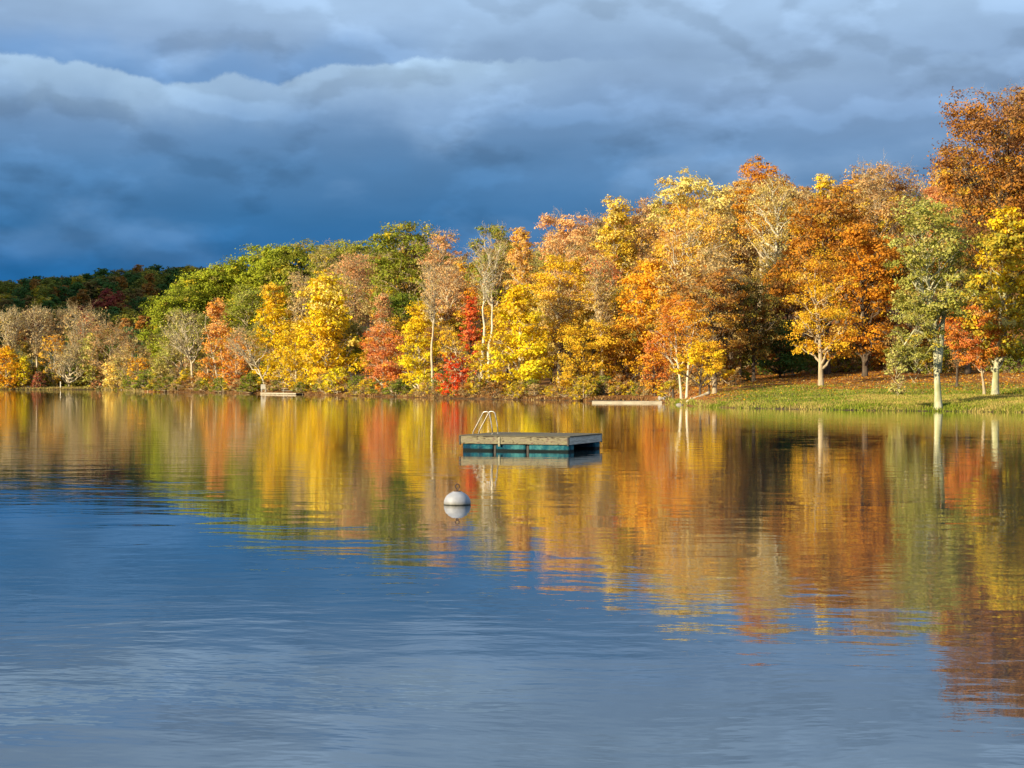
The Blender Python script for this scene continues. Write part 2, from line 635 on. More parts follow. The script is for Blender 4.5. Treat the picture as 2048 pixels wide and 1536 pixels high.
def tubes(P, R, k):
    """P (B,N,3) polylines, R (B,N) radii -> verts, quads"""
    B, N, _ = P.shape
    T = np.empty_like(P)
    T[:, 1:-1] = P[:, 2:] - P[:, :-2]
    T[:, 0] = P[:, 1] - P[:, 0]
    T[:, -1] = P[:, -1] - P[:, -2]
    T /= np.linalg.norm(T, axis=-1, keepdims=True) + 1e-9
    ref = np.where(np.abs(T[..., 2:3]) > .9, np.array([1.0, .1, 0]), np.array([0, 0, 1.0]))
    A = np.cross(T, ref)
    A /= np.linalg.norm(A, axis=-1, keepdims=True) + 1e-9
    Bv = np.cross(T, A)
    an = 2 * np.pi * np.arange(k) / k
    V = P[:, :, None] + R[:, :, None, None] * (np.cos(an)[:, None] * A[:, :, None] + np.sin(an)[:, None] * Bv[:, :, None])
    V = V.reshape(-1, 3)
    b, n, j = np.meshgrid(np.arange(B), np.arange(N - 1), np.arange(k), indexing='ij')
    base = (b * N + n) * k
    Fa = np.stack([base + j, base + (j + 1) % k, base + k + (j + 1) % k, base + k + j], -1).reshape(-1, 4)
    return V, Fa


def arc(p0, p1, n, sag, rng):
    """polylines from p0 to p1 (B,3), arching upward by sag*length"""
    t = np.linspace(0, 1, n)[None, :, None]
    L = np.linalg.norm(p1 - p0, axis=-1)[:, None, None]
    out = p0[:, None] * (1 - t) + p1[:, None] * t
    out = out + np.array([0, 0, 1.0]) * (np.sin(t * np.pi) * L * sag)
    j = rng.normal(0, 1, out.shape) * L * .035
    j[:, 0] = 0
    j[:, -1] = 0
    return out + j


def make_tree(rng, h, cb, w, D, shape, cols, dens=1.0, twig=0.0, bark='grey', lean=(0, 0), stems=1, tr=None,
              lobes=None, trunk_top=.82, flat=.62, lsize=None, spread=0.0, thick=1.0, top_bare=0.0, limb=1.0, cap=12000):
    """returns list of (part name, mesh). Tree stands at the origin; crown between cb*h and h, w metres wide."""
    cbz = cb * h
    ch = h - cbz
    lx, ly = lean
    R = w / 2
    nl = lobes or int(np.clip(10 + 9 * (ch / max(w, .1)) + R * 1.1, 12, 34))
    tl = np.linspace(.06, .95, nl) + rng.uniform(-.04, .04, nl)
    rl = R * rng.uniform(.24, .50, nl) * (1.0 if nl < 26 else .88)
    rl = np.minimum(rl, ch * .22)
    er = R * env(shape, tl)
    rr = np.maximum(er - rl * .75, 0) * rng.uniform(.45, 1.0, nl) ** .6
    ang = np.arange(nl) * 2.39996 + rng.uniform(-.5, .5, nl)
    fx = lambda z: lx * (z / h) ** 1.3
    fy = lambda z: ly * (z / h) ** 1.3
    lz = cbz + tl * ch
    lz = np.minimum(lz, h - rl * flat * .7)
    lz = np.maximum(lz, cbz + rl * flat * .4)
    LC = np.stack([fx(lz) + rr * np.cos(ang), fy(lz) + rr * np.sin(ang), lz], 1)
    parts = []
    # ---- trunk
    r0 = (tr if tr else .014 * h + .05) * thick
    nst = 14
    tz = np.linspace(0, trunk_top * h, nst)
    wob = np.cumsum(rng.normal(0, .010 * h, (nst, 2)), 0) * np.linspace(0, 1, nst)[:, None]
    Pl, Rl = [], []
    stem_lines = []
    for sidx in range(stems):
        a = sidx * 2.4 + rng.uniform(0, 1)
        sx, sy = (0, 0) if stems == 1 else (math.cos(a) * r0 * 1.4, math.sin(a) * r0 * 1.4)
        dv = 0 if stems == 1 else (R * (.25 + spread))
        P = np.stack([fx(tz) + wob[:, 0] + sx + dv * math.cos(a) * (tz / h) ** .9,
                      fy(tz) + wob[:, 1] + sy + dv * math.sin(a) * (tz / h) ** .9, tz], 1)
        P[0, 2] = -.5
        Rr = r0 * (1 if stems == 1 else .75) * (1 - .85 * np.linspace(0, 1, nst) ** 1.1)
        Rr[0] *= 1.45
        Rr[1] *= 1.05
        Pl.append(P)
        Rl.append(Rr)
        stem_lines.append((P, Rr))
        if stems > 1:
            wob = np.cumsum(rng.normal(0, .010 * h, (nst, 2)), 0) * np.linspace(0, 1, nst)[:, None]
    v, f = tubes(np.array(Pl), np.array(Rl), 9)
    bm = BARK[bark]
    parts.append(('trunk', np_mesh('trunk', v, f, bm, smooth=True)))
    # ---- limbs to each lobe
    az_ = np.array([stem_lines[rng.integers(stems)] for _ in range(1)], dtype=object) if False else None
    st = np.zeros((nl, 3))
    sr = np.zeros(nl)
    for i in range(nl):
        P, Rr = stem_lines[rng.integers(stems)]
        hd = math.hypot(LC[i, 0] - fx(lz[i]), LC[i, 1] - fy(lz[i]))
        zs = max(min(LC[i, 2] - hd * rng.uniform(.5, 1.1) - .05 * h, trunk_top * h * .97), .35 * cbz + .02 * h)
        q = np.interp(zs, P[:, 2], np.arange(nst))
        i0 = int(min(q, nst - 2))
        fr_ = q - i0
        st[i] = P[i0] * (1 - fr_) + P[i0 + 1] * fr_
        sr[i] = (Rr[i0] * (1 - fr_) + Rr[i0 + 1] * fr_) * .6
    LB = arc(st, LC, 7, -.06 if twig > 0 else .02, rng)
    minr = .00016 * D / K
    sr = np.maximum(sr, .02) * (1 + .35 * min(twig, 1)) * limb
    LR = sr[:, None] * np.linspace(1, .30, 7)[None]
    LR = np.maximum(LR, minr * .8)
    v1, f1 = tubes(LB, LR, 5)
    # secondary branches
    nb = 6
    ii = np.repeat(np.arange(nl), nb)
    tt = rng.integers(3, 7, nl * nb)
    s2 = LB[ii, tt]
    dirs = rng.normal(0, 1, (nl * nb, 3))
    dirs /= np.linalg.norm(dirs, axis=1, keepdims=True)
    e2 = LC[ii] + dirs * rl[ii, None] * np.array([.8, .8, flat]) + np.array([0, 0, .15]) * rl[ii, None] * (1 + twig)
    B2 = arc(s2, e2, 4, .02, rng)
    R2 = np.maximum(sr[ii, None] * np.array([.42, .34, .22, .1])[None], minr * .62)
    v2, f2 = tubes(B2, R2, 3)
    V = np.concatenate([v1, v2])
    Fq = np.concatenate([f1, f2 + len(v1)])
    parts.append(('limbs', np_mesh('limbs', V, Fq, bm, smooth=True)))
    # ---- twigs
    if twig > 0:
        na = 6
        i3 = np.repeat(np.arange(len(s2)), na)
        t3 = rng.uniform(.2, 1, len(i3))
        s3 = s2[i3] * (1 - t3[:, None]) + e2[i3] * t3[:, None]
        d3 = rng.normal(0, 1, (len(i3), 3)) + (e2 - s2)[i3] / (np.linalg.norm((e2 - s2)[i3], axis=1, keepdims=True) + 1e-6) * 1.1 + np.array([0, 0, .7])
        d3 /= np.linalg.norm(d3, axis=1, keepdims=True)
        L3 = rng.uniform(.25, .6, len(i3)) * rl[ii][i3] * 1.15
        e3 = s3 + d3 * L3[:, None]
        n4 = max(1, int(round(4.2 * twig)))
        i4 = np.repeat(np.arange(len(i3)), n4)
        t4 = rng.uniform(.15, 1, len(i4))
        s4 = s3[i4] * (1 - t4[:, None]) + e3[i4] * t4[:, None]
        d4 = rng.normal(0, .75, (len(i4), 3)) + d3[i4] + np.array([0, 0, .4])
        d4 /= np.linalg.norm(d4, axis=1, keepdims=True)
        e4 = s4 + d4 * (rng.uniform(.3, .8, len(i4)) * L3[i4] * .8)[:, None]
        a1 = arc(s3, e3, 3, .03, rng)
        a2 = np.stack([s4, e4], 1)
        v3, f3 = tubes(a1, np.full((len(i3), 3), minr * .34) * np.array([1, .8, .5]), 3)
        sd_ = np.cross(a2[:, 1] - a2[:, 0], rng.normal(0, 1, (len(i4), 3)))
        sd_ /= np.linalg.norm(sd_, axis=1, keepdims=True) + 1e-9
        wq_ = minr * .26
        v4 = np.stack([a2[:, 0] - sd_ * wq_, a2[:, 0] + sd_ * wq_, a2[:, 1] + sd_ * wq_ * .4, a2[:, 1] - sd_ * wq_ * .4], 1).reshape(-1, 3)
        f4 = np.arange(len(i4) * 4).reshape(-1, 4)
        V = np.concatenate([v3, v4])
        Fq = np.concatenate([f3, f4 + len(v3)])
        parts.append(('twigs', np_mesh('twigs', V, Fq, BARK['twig'])))
    # ---- leaves
    ls = lsize or .00150 * D / K
    ls = max(ls, .10)
    area = w * ch * .72
    want = dens * 3.0 * area / (ls * ls * .42)
    if want > cap:
        ls *= math.sqrt(want / cap)
    n = int(np.clip(want, 150, cap))
    if dens > 0:
        cl = 13
        ncl = nl * cl
        cd_ = rng.normal(0, 1, (ncl, 3))
        cd_ /= np.linalg.norm(cd_, axis=1, keepdims=True)
        ci = np.repeat(np.arange(nl), cl)
        cr = rng.uniform(.35, 1.0, ncl) ** .55 * np.where(rng.uniform(0, 1, ncl) < .16, 1.32, 1.0)
        CC = LC[ci] + cd_ * cr[:, None] * rl[ci, None] * np.array([1, 1, flat])
        wgt = rng.uniform(.3, 1.6, ncl) * rl[ci] ** 2
        if top_bare > 0:
            wgt = wgt * np.clip(1.15 - top_bare * (CC[:, 2] - cbz) / ch, .05, 1)
        wgt /= wgt.sum()
        pi = rng.choice(ncl, n, p=wgt)
        sg = rl[ci][pi] * rng.uniform(.12, .26, ncl)[pi]
        g = rng.normal(0, 1, (n, 3))
        C = CC[pi] + g * sg[:, None] * np.array([1.15, 1.15, .55])
        C[:, 2] = np.maximum(C[:, 2], .12)
        nrm = cd_[pi] * .7 + np.array([0, 0, .55]) + rng.normal(0, .48, (n, 3))
        nrm /= np.linalg.norm(nrm, axis=1, keepdims=True)
        t1 = np.cross(nrm, rng.normal(0, 1, (n, 3)))
        t1 /= np.linalg.norm(t1, axis=1, keepdims=True) + 1e-9
        t2 = np.cross(nrm, t1)
        sz = ls * rng.uniform(.65, 1.35, n)[:, None]
        q = np.stack([C - t1 * sz * .62, C - t2 * sz * .40 + nrm * sz * .08, C + t1 * sz * .62, C + t2 * sz * .40 + nrm * sz * .08], 1)
        Fq = np.arange(n * 4).reshape(n, 4)
        pal = np.array([PAL[c] for c in cols])
        k = len(pal)
        # colour changes from lobe to lobe and cluster to cluster, as it does in autumn
        hgt = (LC[:, 2] - cbz) / ch
        u = rng.beta(.8, .8, nl) * .55 + (1 - hgt) * .45
        u = np.clip(u[ci] + rng.normal(0, .16, ncl), 0, .999)[pi]
        u = np.clip(u + rng.normal(0, .08, n), 0, .999) * (k - 1)
        i0 = u.astype(int)
        fr2 = (u - i0)[:, None]
        c = pal[i0] * (1 - fr2) + pal[np.minimum(i0 + 1, k - 1)] * fr2
        c = c * rng.uniform(.86, 1.10, n)[:, None] * (1 + rng.normal(0, .04, (n, 3)))
        acc = rng.uniform(0, 1, ncl) < .13
        ac = np.array([PAL[q_] for q_ in ('olive', 'gold', 'tan', 'brown')])[rng.integers(0, 4, ncl)]
        wq = (acc[pi] * .55)[:, None] * (c.max(1, keepdims=True) > .2)
        c = c * (1 - wq) + ac[pi] * wq
        c = np.clip(c, .004, .92)
        parts.append(('crown', np_mesh('crown', q.reshape(-1, 3), Fq, LEAF, np.repeat(c, 4, 0))))
    return parts


def plant(name, parts, loc, label, cat, group=None, rz=0.0, scale=1.0):
    e = empty(name, loc, rz, scale)
    tag(e, label, cat, group)
    for pn, me in parts:
        o = link(pn, me, e)
        if pn == 'twigs':
            o['kind'] = 'stuff'
    return e


def tree_at(row, idx):
    name, px, s, top, bot, wpx, shape, cols, label = row[:9]
    opt = dict(row[9]) if len(row) > 9 else {}
    pxb = opt.pop('pxb', px)
    group = opt.pop('group', None)
    cat = 'shrub' if 'shrub' in name else 'tree'
    D = opt['D'] * K if 'D' in opt else float(shore(pxb)) + s * K
    opt.pop('D', None)
    x = (pxb - 1024) / F * D
    z = H(x, D)
    wpx = wpx * (1.0 if 'shrub' in name else 1.17)
    zt = EYE + (768 - top) / F * D
    zb = EYE + (768 - bot) / F * D
    h = zt - z
    cb = min(max((zb - z) / h, .02), .8)
    wm = wpx / F * D
    lean = ((px - pxb) / F * D, 0)
    # envelope is slightly exceeded by leaves
    rng = np.random.default_rng(1000 + idx)
    if name == 'bare_tree':
        opt.setdefault('limb', 1.4)
    parts = make_tree(rng, h * .985, cb, wm * .97, D, shape, cols, lean=lean, **opt)
    return plant(name, parts, (x, D, z), label, cat, group)


T_ = dict
ROWS = [
 # ---- trees on the far bank at the left (about 370 m)
 ('bare_tree', 22, 10, 616, 700, 95, 'vase', ['tan', 'grey'], 'tall bare grey tree above the orange tree on the far bank', T_(dens=.22, twig=1.3, bark='pale')),
 ('bare_tree', 75, 12, 612, 710, 90, 'vase', ['grey', 'pinktan'], 'bare grey tree with a narrow fan of limbs on the far bank', T_(dens=.22, twig=1.3, bark='pale')),
 ('bare_tree', 112, 14, 617, 710, 70, 'vase', ['pinktan', 'brown'], 'bare brownish tree squeezed between two wider bare trees on the far bank', T_(dens=.3, twig=1.3, bark='grey')),
 ('bare_tree', 165, 12, 613, 730, 125, 'vase', ['tan', 'pinktan'], 'widest bare tree on the far bank, with pale branching limbs', T_(dens=.18, twig=1.4, bark='pale')),
 ('bare_tree', 222, 10, 648, 745, 110, 'round', ['brown', 'pinktan'], 'rounded brown twiggy tree behind the peach tree on the far bank', T_(dens=.5, twig=1.2, bark='grey')),
 ('autumn_tree', 262, 8, 675, 770, 80, 'round', ['brown', 'tan', 'olive'], 'brown tree at the end of the far bank beside the dark inlet', T_(dens=.8, twig=.6, bark='grey')),
 ('autumn_tree', 14, 2, 690, 776, 75, 'egg', ['yellow', 'orange', 'amber'], 'orange and yellow tree at the edge of the far bank', T_(dens=.9)),
 ('autumn_tree', 48, 2, 712, 778, 38, 'egg', ['lemon', 'yellow', 'lime'], 'small yellow-green tree beside the orange tree on the far bank', T_(dens=.9)),
 ('autumn_tree', 106, 5, 668, 765, 56, 'round', ['orange', 'amber', 'tan'], 'thin orange-leaved tree under the bare trees on the far bank', T_(dens=.4, twig=.6, bark='pale')),
 ('bare_tree', 138, 4, 690, 752, 85, 'dome', ['grey', 'tan'], 'low spreading bare tree with a short white trunk on the far bank', T_(dens=.3, twig=1.2, bark='pale', thick=1.3)),
 ('evergreen_tree', 190, 5, 664, 774, 95, 'cone', ['pine', 'olive', 'pine'], 'olive green evergreen with branches to the ground on the far bank', T_(dens=1.0, flat=.35)),
 ('shrub', 88, 6, 728, 776, 75, 'dome', ['dkgreen', 'olive', 'green'], 'dark green shrub under the bare trees on the far bank', T_(dens=1)),
 ('shrub', 62, 16, 682, 776, 95, 'dome', ['olive', 'brown'], 'taller brownish olive shrub filling behind the yellow-green tree on the far bank', T_(dens=1.2)),
 ('shrub', 30, 12, 715, 776, 75, 'dome', ['olive', 'dkolive'], 'olive shrub behind the orange tree on the far bank', T_(dens=1)),
 ('shrub', 150, 9, 735, 776, 80, 'dome', ['dkgreen', 'dkolive'], 'dark shrub behind the short white trunk on the far bank', T_(dens=1)),
 ('shrub', 77, 2, 742, 778, 34, 'dome', ['brown', 'maroon', 'salmon'], 'small reddish-brown shrub near the water on the far bank', T_(dens=.9)),
 ('shrub', 195, 1, 762, 780, 44, 'dome', ['salmon', 'brown'], 'low pinkish-brown shrub at the water beside the evergreen', T_(dens=.9)),
 ('autumn_tree', 243, 0, 708, 779, 76, 'round', ['peach', 'pale', 'amber'], 'peach-coloured tree hanging over the water at the far bank', T_(dens=1.3, D=352)),
 ('autumn_tree', 277, 3, 715, 765, 48, 'round', ['rust', 'amber', 'brown'], 'small rust-coloured tree beside the peach tree by the dark inlet', T_(dens=.8)),
 # ---- green wood at the tip of the peninsula
 ('green_tree', 338, 22, 588, 720, 105, 'round', ['lime', 'green', 'lime'], 'bright green tree forming the left tip of the peninsula wood', T_(dens=1.4, bark='dark', lobes=32)),
 ('green_tree', 392, 40, 545, 690, 120, 'round', ['lime', 'green'], 'bright green tree one up the slope from the tip tree', T_(dens=1.4, bark='dark', lobes=32)),
 ('green_tree', 455, 55, 524, 650, 120, 'round', ['lime', 'green', 'olive'], 'green tree third along the rising green skyline', T_(dens=1.4, bark='dark', lobes=32)),
 ('green_tree', 530, 70, 492, 640, 130, 'round', ['green', 'lime', 'olive'], 'green tree at the shoulder of the green skyline', T_(dens=1.4, bark='dark', lobes=32)),
 ('green_tree', 605, 80, 484, 620, 130, 'round', ['green', 'olive'], 'dull green tree on the flat part of the skyline', T_(dens=1.4, bark='dark', lobes=32)),
 ('bare_tree', 655, 75, 490, 620, 90, 'vase', ['olive', 'tan'], 'twiggy olive tree between two green trees on the skyline', T_(dens=.5, twig=1.0, bark='grey')),
 ('green_tree', 720, 88, 482, 620, 120, 'round', ['green', 'olive', 'lime'], 'green tree just before the tall olive crown on the skyline', T_(dens=1.4, bark='dark', lobes=32)),
 ('green_tree', 815, 70, 446, 640, 165, 'round', ['olive', 'green', 'olive'], 'tall olive crown rising above the green skyline', T_(dens=1.15, bark='grey')),
 ('green_tree', 366, 30, 566, 700, 110, 'round', ['lime', 'green', 'olive'], 'green tree between the tip tree and the next one up the green slope', T_(dens=1.4, bark='dark', lobes=32)),
 ('green_tree', 424, 46, 538, 680, 120, 'round', ['lime', 'green', 'lime'], 'yellow-green tree half-way up the rising green skyline', T_(dens=1.4, bark='dark', lobes=32)),
 ('green_tree', 492, 62, 508, 660, 125, 'round', ['lime', 'green'], 'yellow-green tree just below the shoulder of the green skyline', T_(dens=1.4, bark='dark', lobes=32)),
 ('green_tree', 566, 74, 487, 640, 130, 'round', ['green', 'lime'], 'green tree just past the shoulder of the green skyline', T_(dens=1.4, bark='dark', lobes=32)),
 ('green_tree', 675, 86, 486, 640, 120, 'round', ['green', 'olive', 'green'], 'dull green tree behind the twiggy olive tree on the skyline', T_(dens=1.4, bark='dark', lobes=32)),
 ('green_tree', 495, 26, 570, 700, 110, 'round', ['olive', 'green', 'pine'], 'olive tree behind the orange and yellow shore trees', T_(dens=1.1, bark='grey')),
 ('green_tree', 415, 14, 625, 730, 80, 'round', ['olive', 'green', 'pine'], 'olive tree in front of the bright green wood', T_(dens=.9, twig=.5, bark='grey')),
 ('green_tree', 360, 8, 655, 765, 105, 'round', ['pine', 'olive', 'tan'], 'grey-green tree low over the water at the tip of the peninsula', T_(dens=.7, twig=.8, bark='pale')),
 ('bare_tree', 362, 5, 622, 705, 100, 'round', ['pine', 'tan'], 'bare pale tree leaning away from the orange tree near the peninsula tip', T_(dens=.12, twig=.8, bark='pale', pxb=386, thick=1.1)),
 ('shrub', 322, 2, 712, 782, 62, 'dome', ['pine', 'olive', 'lime'], 'olive shrub spilling to the water at the peninsula tip', T_(dens=.9, twig=.5, bark='pale')),
 ('autumn_tree', 432, 5, 596, 775, 86, 'egg', ['peach', 'orange', 'salmon'], 'slim orange tree with two pale trunks on the shore', T_(dens=.75, bark='pale', stems=2, pxb=442)),
 ('autumn_tree', 472, 3, 672, 780, 62, 'round', ['salmon', 'orange', 'brick'], 'low pink-orange tree beside the slim orange tree', T_(dens=.8, bark='pale')),
 ('bare_tree', 470, 3, 655, 720, 90, 'dome', ['salmon', 'tan'], 'long bare pale trunk leaning far over towards the orange tree', T_(dens=.15, twig=.5, bark='pale', pxb=532, thick=1.0)),
 # ---- yellow trees
 ('autumn_tree', 546, 9, 566, 770, 100, 'egg', ['amber', 'yellow', 'yellow'], 'narrower of the two tall yellow trees by the white jetty', T_(dens=1.15, bark='pale')),
 ('bare_tree', 598, 20, 540, 680, 80, 'vase', ['pinktan', 'tan'], 'bare pinkish tree showing between the two tall yellow trees', T_(dens=.35, twig=1.0, bark='pale')),
 ('autumn_tree', 652, 6, 544, 782, 150, 'egg', ['pale', 'yellow', 'yellow', 'amber'], 'largest bright yellow tree, its branches reaching the water', T_(dens=1.35, bark='pale')),
 ('autumn_tree', 585, 4, 660, 770, 110, 'dome', ['amber', 'yellow', 'gold'], 'low golden tree below the tall yellow trees', T_(dens=.9, bark='pale', pxb=594)),
 ('bare_tree', 700, 30, 505, 640, 120, 'vase', ['salmon', 'pinktan'], 'pinkish bare-topped tree above the largest yellow tree', T_(dens=.45, twig=1.1, bark='pale')),
 ('autumn_tree', 675, 1, 735, 790, 70, 'dome', ['lemon', 'yellow'], 'bright yellow low branches leaning over the dark bank', T_(dens=1.1, bark='pale')),
 # ---- red / green / yellow group
 ('green_tree', 800, 22, 585, 710, 105, 'round', ['green', 'dkgreen', 'olive'], 'dark green tree behind the red-leaved shore tree', T_(dens=1.4, bark='dark', lobes=32)),
 ('autumn_tree', 765, 9, 580, 700, 60, 'egg', ['salmon', 'pinktan', 'brick'], 'thin salmon-topped tree over the red crown', T_(dens=.6, bark='pale', twig=.4)),
 ('autumn_tree', 755, 3, 648, 784, 100, 'round', ['salmon', 'brick', 'orange'], 'brick-red tree with a white trunk at the waterline', T_(dens=1.0, bark='pale', pxb=784)),
 ('autumn_tree', 838, 5, 600, 780, 92, 'egg', ['gold', 'yellow', 'lemon'], 'yellow tree between the brick-red and the scarlet tree', T_(dens=1.05, bark='pale')),
 ('bare_tree', 853, 3, 520, 640, 70, 'vase', ['pinktan', 'tan'], 'tall pale bare trunk standing in front of the olive crown', T_(dens=.10, twig=.4, bark='pale', pxb=866, thick=.7)),
 ('autumn_tree', 885, 45, 462, 620, 90, 'round', ['salmon', 'pinktan', 'peach'], 'pink-topped tree beside the tall olive crown', T_(dens=.7, twig=.7, bark='pale')),
 ('bare_tree', 905, 18, 530, 700, 90, 'vase', ['pinktan', 'salmon'], 'twiggy pinkish tree behind the leaning pale trunk', T_(dens=.5, twig=1.0, bark='pale')),
 ('bare_tree', 892, 2, 650, 735, 60, 'dome', ['amber', 'gold'], 'pale trunk leaning away from the scarlet tree', T_(dens=.5, twig=.3, bark='pale', pxb=928, thick=1.1)),
 ('autumn_tree', 910, 1, 706, 793, 80, 'round', ['red', 'red', 'brick'], 'scarlet tree at the waterline, reddest in view', T_(dens=1.2, bark='pale')),
 ('autumn_tree', 942, 12, 590, 760, 60, 'egg', ['brick', 'red', 'salmon'], 'slender dark red tree between the bare white tree and the scarlet one', T_(dens=.7, bark='dark')),
 ('bare_tree', 972, 5, 468, 600, 135, 'vase', ['tan', 'pinktan'], 'bare white tree with forked antler-like limbs', T_(dens=.02, twig=.2, bark='white', stems=2, thick=1.1, lobes=15, limb=2.0, trunk_top=.7)),
 ('bare_tree', 985, 50, 446, 600, 110, 'round', ['olive', 'green', 'tan'], 'grey-olive twiggy tree at the skyline behind the bare white tree', T_(dens=.8, twig=1.0, bark='grey')),
 ('autumn_tree', 1042, 48, 446, 590, 76, 'egg', ['amber', 'peach', 'gold'], 'orange-gold treetop standing up alone at the skyline', T_(dens=1.0, bark='pale')),
 ('autumn_tree', 960, 2, 680, 785, 60, 'egg', ['lemon', 'gold', 'olive'], 'small yellow tree beside the scarlet tree', T_(dens=.6, bark='grey')),
 ('autumn_tree', 1038, 5, 566, 780, 150, 'egg', ['gold', 'yellow', 'lemon'], 'broad golden tree with brightest yellow low branches over the water', T_(dens=1.25, bark='pale')),
 ('autumn_tree', 1135, 50, 420, 600, 125, 'round', ['peach', 'peach', 'salmon'], 'rounded peach-coloured treetop on the skyline', T_(dens=.95, twig=.4, bark='pale')),
 ('autumn_tree', 1232, 52, 392, 600, 120, 'egg', ['pale', 'gold', 'olive'], 'gold-green treetop to the side of the peach treetop', T_(dens=1.1, bark='pale')),
 ('autumn_tree', 1125, 16, 505, 690, 120, 'round', ['gold', 'amber', 'pale'], 'gold tree above two pale trunks in the middle of the shore wood', T_(dens=.95, bark='pale', stems=2)),
 ('bare_tree', 1205, 16, 505, 670, 110, 'vase', ['brick', 'tan', 'pinktan'], 'reddish twiggy tree fanning out between two gold trees', T_(dens=.4, twig=1.1, bark='grey')),
 ('autumn_tree', 1170, 4, 640, 790, 120, 'round', ['gold', 'amber', 'olive'], 'dull gold tree at the water beside the white dock', T_(dens=1.1, bark='dark')),
 ('autumn_tree', 1245, 8, 640, 785, 100, 'round', ['dkolive', 'rust', 'gold'], 'dusky brown-gold tree behind the white dock', T_(dens=1.0, bark='dark')),
 # ---- big orange trees
 ('autumn_tree', 1312, 14, 520, 740, 175, 'round', ['amber', 'orange', 'amber', 'orange'], 'big orange tree reaching out towards the white dock', T_(dens=1.25, bark='pale')),
 ('autumn_tree', 1385, 62, 350, 520, 160, 'round', ['pale', 'pale', 'olive'], 'pale yellow domed treetop on the skyline', T_(dens=1.25, bark='pale')),
 ('autumn_tree', 1300, 58, 395, 560, 90, 'round', ['pinktan', 'peach', 'tan'], 'pinkish twiggy treetop below the pale yellow dome', T_(dens=.6, twig=.8, bark='grey')),
 ('autumn_tree', 1395, 34, 418, 620, 190, 'round', ['peach', 'amber', 'tan'], 'wide peach and tan tree with pale limbs under the pale yellow dome', T_(dens=.7, twig=.8, bark='white', limb=1.6)),
 ('autumn_tree', 1522, 66, 312, 480, 115, 'round', ['orange', 'rust', 'amber'], 'tall orange-brown treetop, highest in the middle of the skyline', T_(dens=1.0, bark='grey')),
 ('autumn_tree', 1545, 50, 355, 600, 150, 'vase', ['pale', 'tan', 'gold'], 'tall yellow-tan tree with fine pale limbs beneath the orange-brown treetop', T_(dens=.55, twig=.9, bark='white', limb=1.7)),
 ('bare_tree', 1430, 20, 550, 730, 160, 'vase', ['tan', 'grey', 'olive'], 'tan twiggy tree with bare drooping branches behind the two pale trunks', T_(dens=.4, twig=1.4, bark='pale')),
 ('autumn_tree', 1358, 3.5, 590, 715, 150, 'egg', ['amber', 'orange', 'brick'], 'orange shore tree on two pale trunks beside the white log', T_(dens=.7, bark='white', stems=2, pxb=1368, thick=.95, spread=-.12)),
 ('autumn_tree', 1405, 8, 685, 752, 120, 'dome', ['yellow', 'amber', 'yellow'], 'low yellow tree spreading behind the two pale trunks', T_(dens=1.2, bark='dark', pxb=1400)),
 ('autumn_tree', 1310, 3, 690, 785, 60, 'round', ['orange', 'brick', 'amber'], 'low orange-red tree beside the end of the white dock', T_(dens=.9, bark='dark')),
 # ---- dark gap (brown trees darkened in colour for its shade) and rusty oaks
 ('autumn_tree', 1507, 24, 560, 720, 120, 'round', ['dkbrown', 'dkolive', 'rust'], 'dark brown tree in the shadowed gap of the wood', T_(dens=1.0, bark='dark')),
 ('autumn_tree', 1580, 36, 520, 720, 130, 'round', ['dkbrown', 'rust', 'dkbrown'], 'red-brown tree coloured dark for the shade deep in the gap', T_(dens=1.1, bark='dark')),
 ('evergreen_tree', 1560, 30, 640, 745, 110, 'dome', ['forest', 'dkgreen'], 'black-green evergreen low in the shadowed gap', T_(dens=1.4, bark='dark', lobes=32)),
 ('autumn_tree', 1642, 19, 505, 725, 150, 'round', ['rust', 'amber', 'gold', 'rust'], 'tree with a grey trunk and amber and golden lower leaves on the leafy slope', T_(dens=.62, bark='grey', thick=1.1, trunk_top=.92, lobes=17, limb=1.2, flat=.5)),
 ('oak_tree', 1655, 34, 380, 620, 175, 'round', ['brown', 'rust', 'rust', 'dkbrown'], 'big rusty brown oak above the grey-trunked amber tree', T_(dens=1.1, bark='dark')),
 ('oak_tree', 1730, 30, 440, 720, 150, 'round', ['rust', 'rust', 'orange', 'dkbrown'], 'rust and orange oak beside the olive willow-like tree', T_(dens=1.1, bark='dark')),
 ('autumn_tree', 1650, 66, 345, 480, 80, 'egg', ['pale', 'yellow', 'gold'], 'small yellow treetop peeping over the rusty brown oak', T_(dens=1.0)),
 ('bare_tree', 1610, 58, 375, 520, 90, 'vase', ['tan', 'pinktan'], 'pinkish bare treetop beside the orange-brown treetop', T_(dens=.35, twig=1.1, bark='grey')),
 ('autumn_tree', 1752, 60, 318, 520, 170, 'round', ['brown', 'pinktan', 'rust'], 'brown twiggy treetop between the yellow treetop and the tallest tree', T_(dens=.75, twig=1.0, bark='grey')),
 ('autumn_tree', 1835, 66, 362, 500, 100, 'vase', ['tan', 'pale', 'brown'], 'thin see-through tan treetop beside the tallest tree', T_(dens=.35, twig=1.1, bark='grey')),
 ('autumn_tree', 1885, 60, 368, 520, 100, 'round', ['salmon', 'salmon', 'rust'], 'salmon treetop under the tallest tree', T_(dens=1.0)),
 ('autumn_tree', 1790, 38, 480, 740, 150, 'round', ['rust', 'dkbrown', 'rust'], 'dark rust tree behind the olive willow-like tree', T_(dens=1.1, bark='dark')),
 ('autumn_tree', 1935, 34, 440, 700, 150, 'round', ['brown', 'dkbrown', 'olive'], 'brown tree behind the red-orange tree', T_(dens=.9, bark='dark')),
 ('oak_tree', 2005, 44, 175, 540, 265, 'round', ['brown', 'brown', 'rust', 'rust'], 'tallest tree, an open brown-leaved oak standing high over the wood', T_(dens=1.25, twig=.35, bark='dark', lobes=60, cap=36000)),
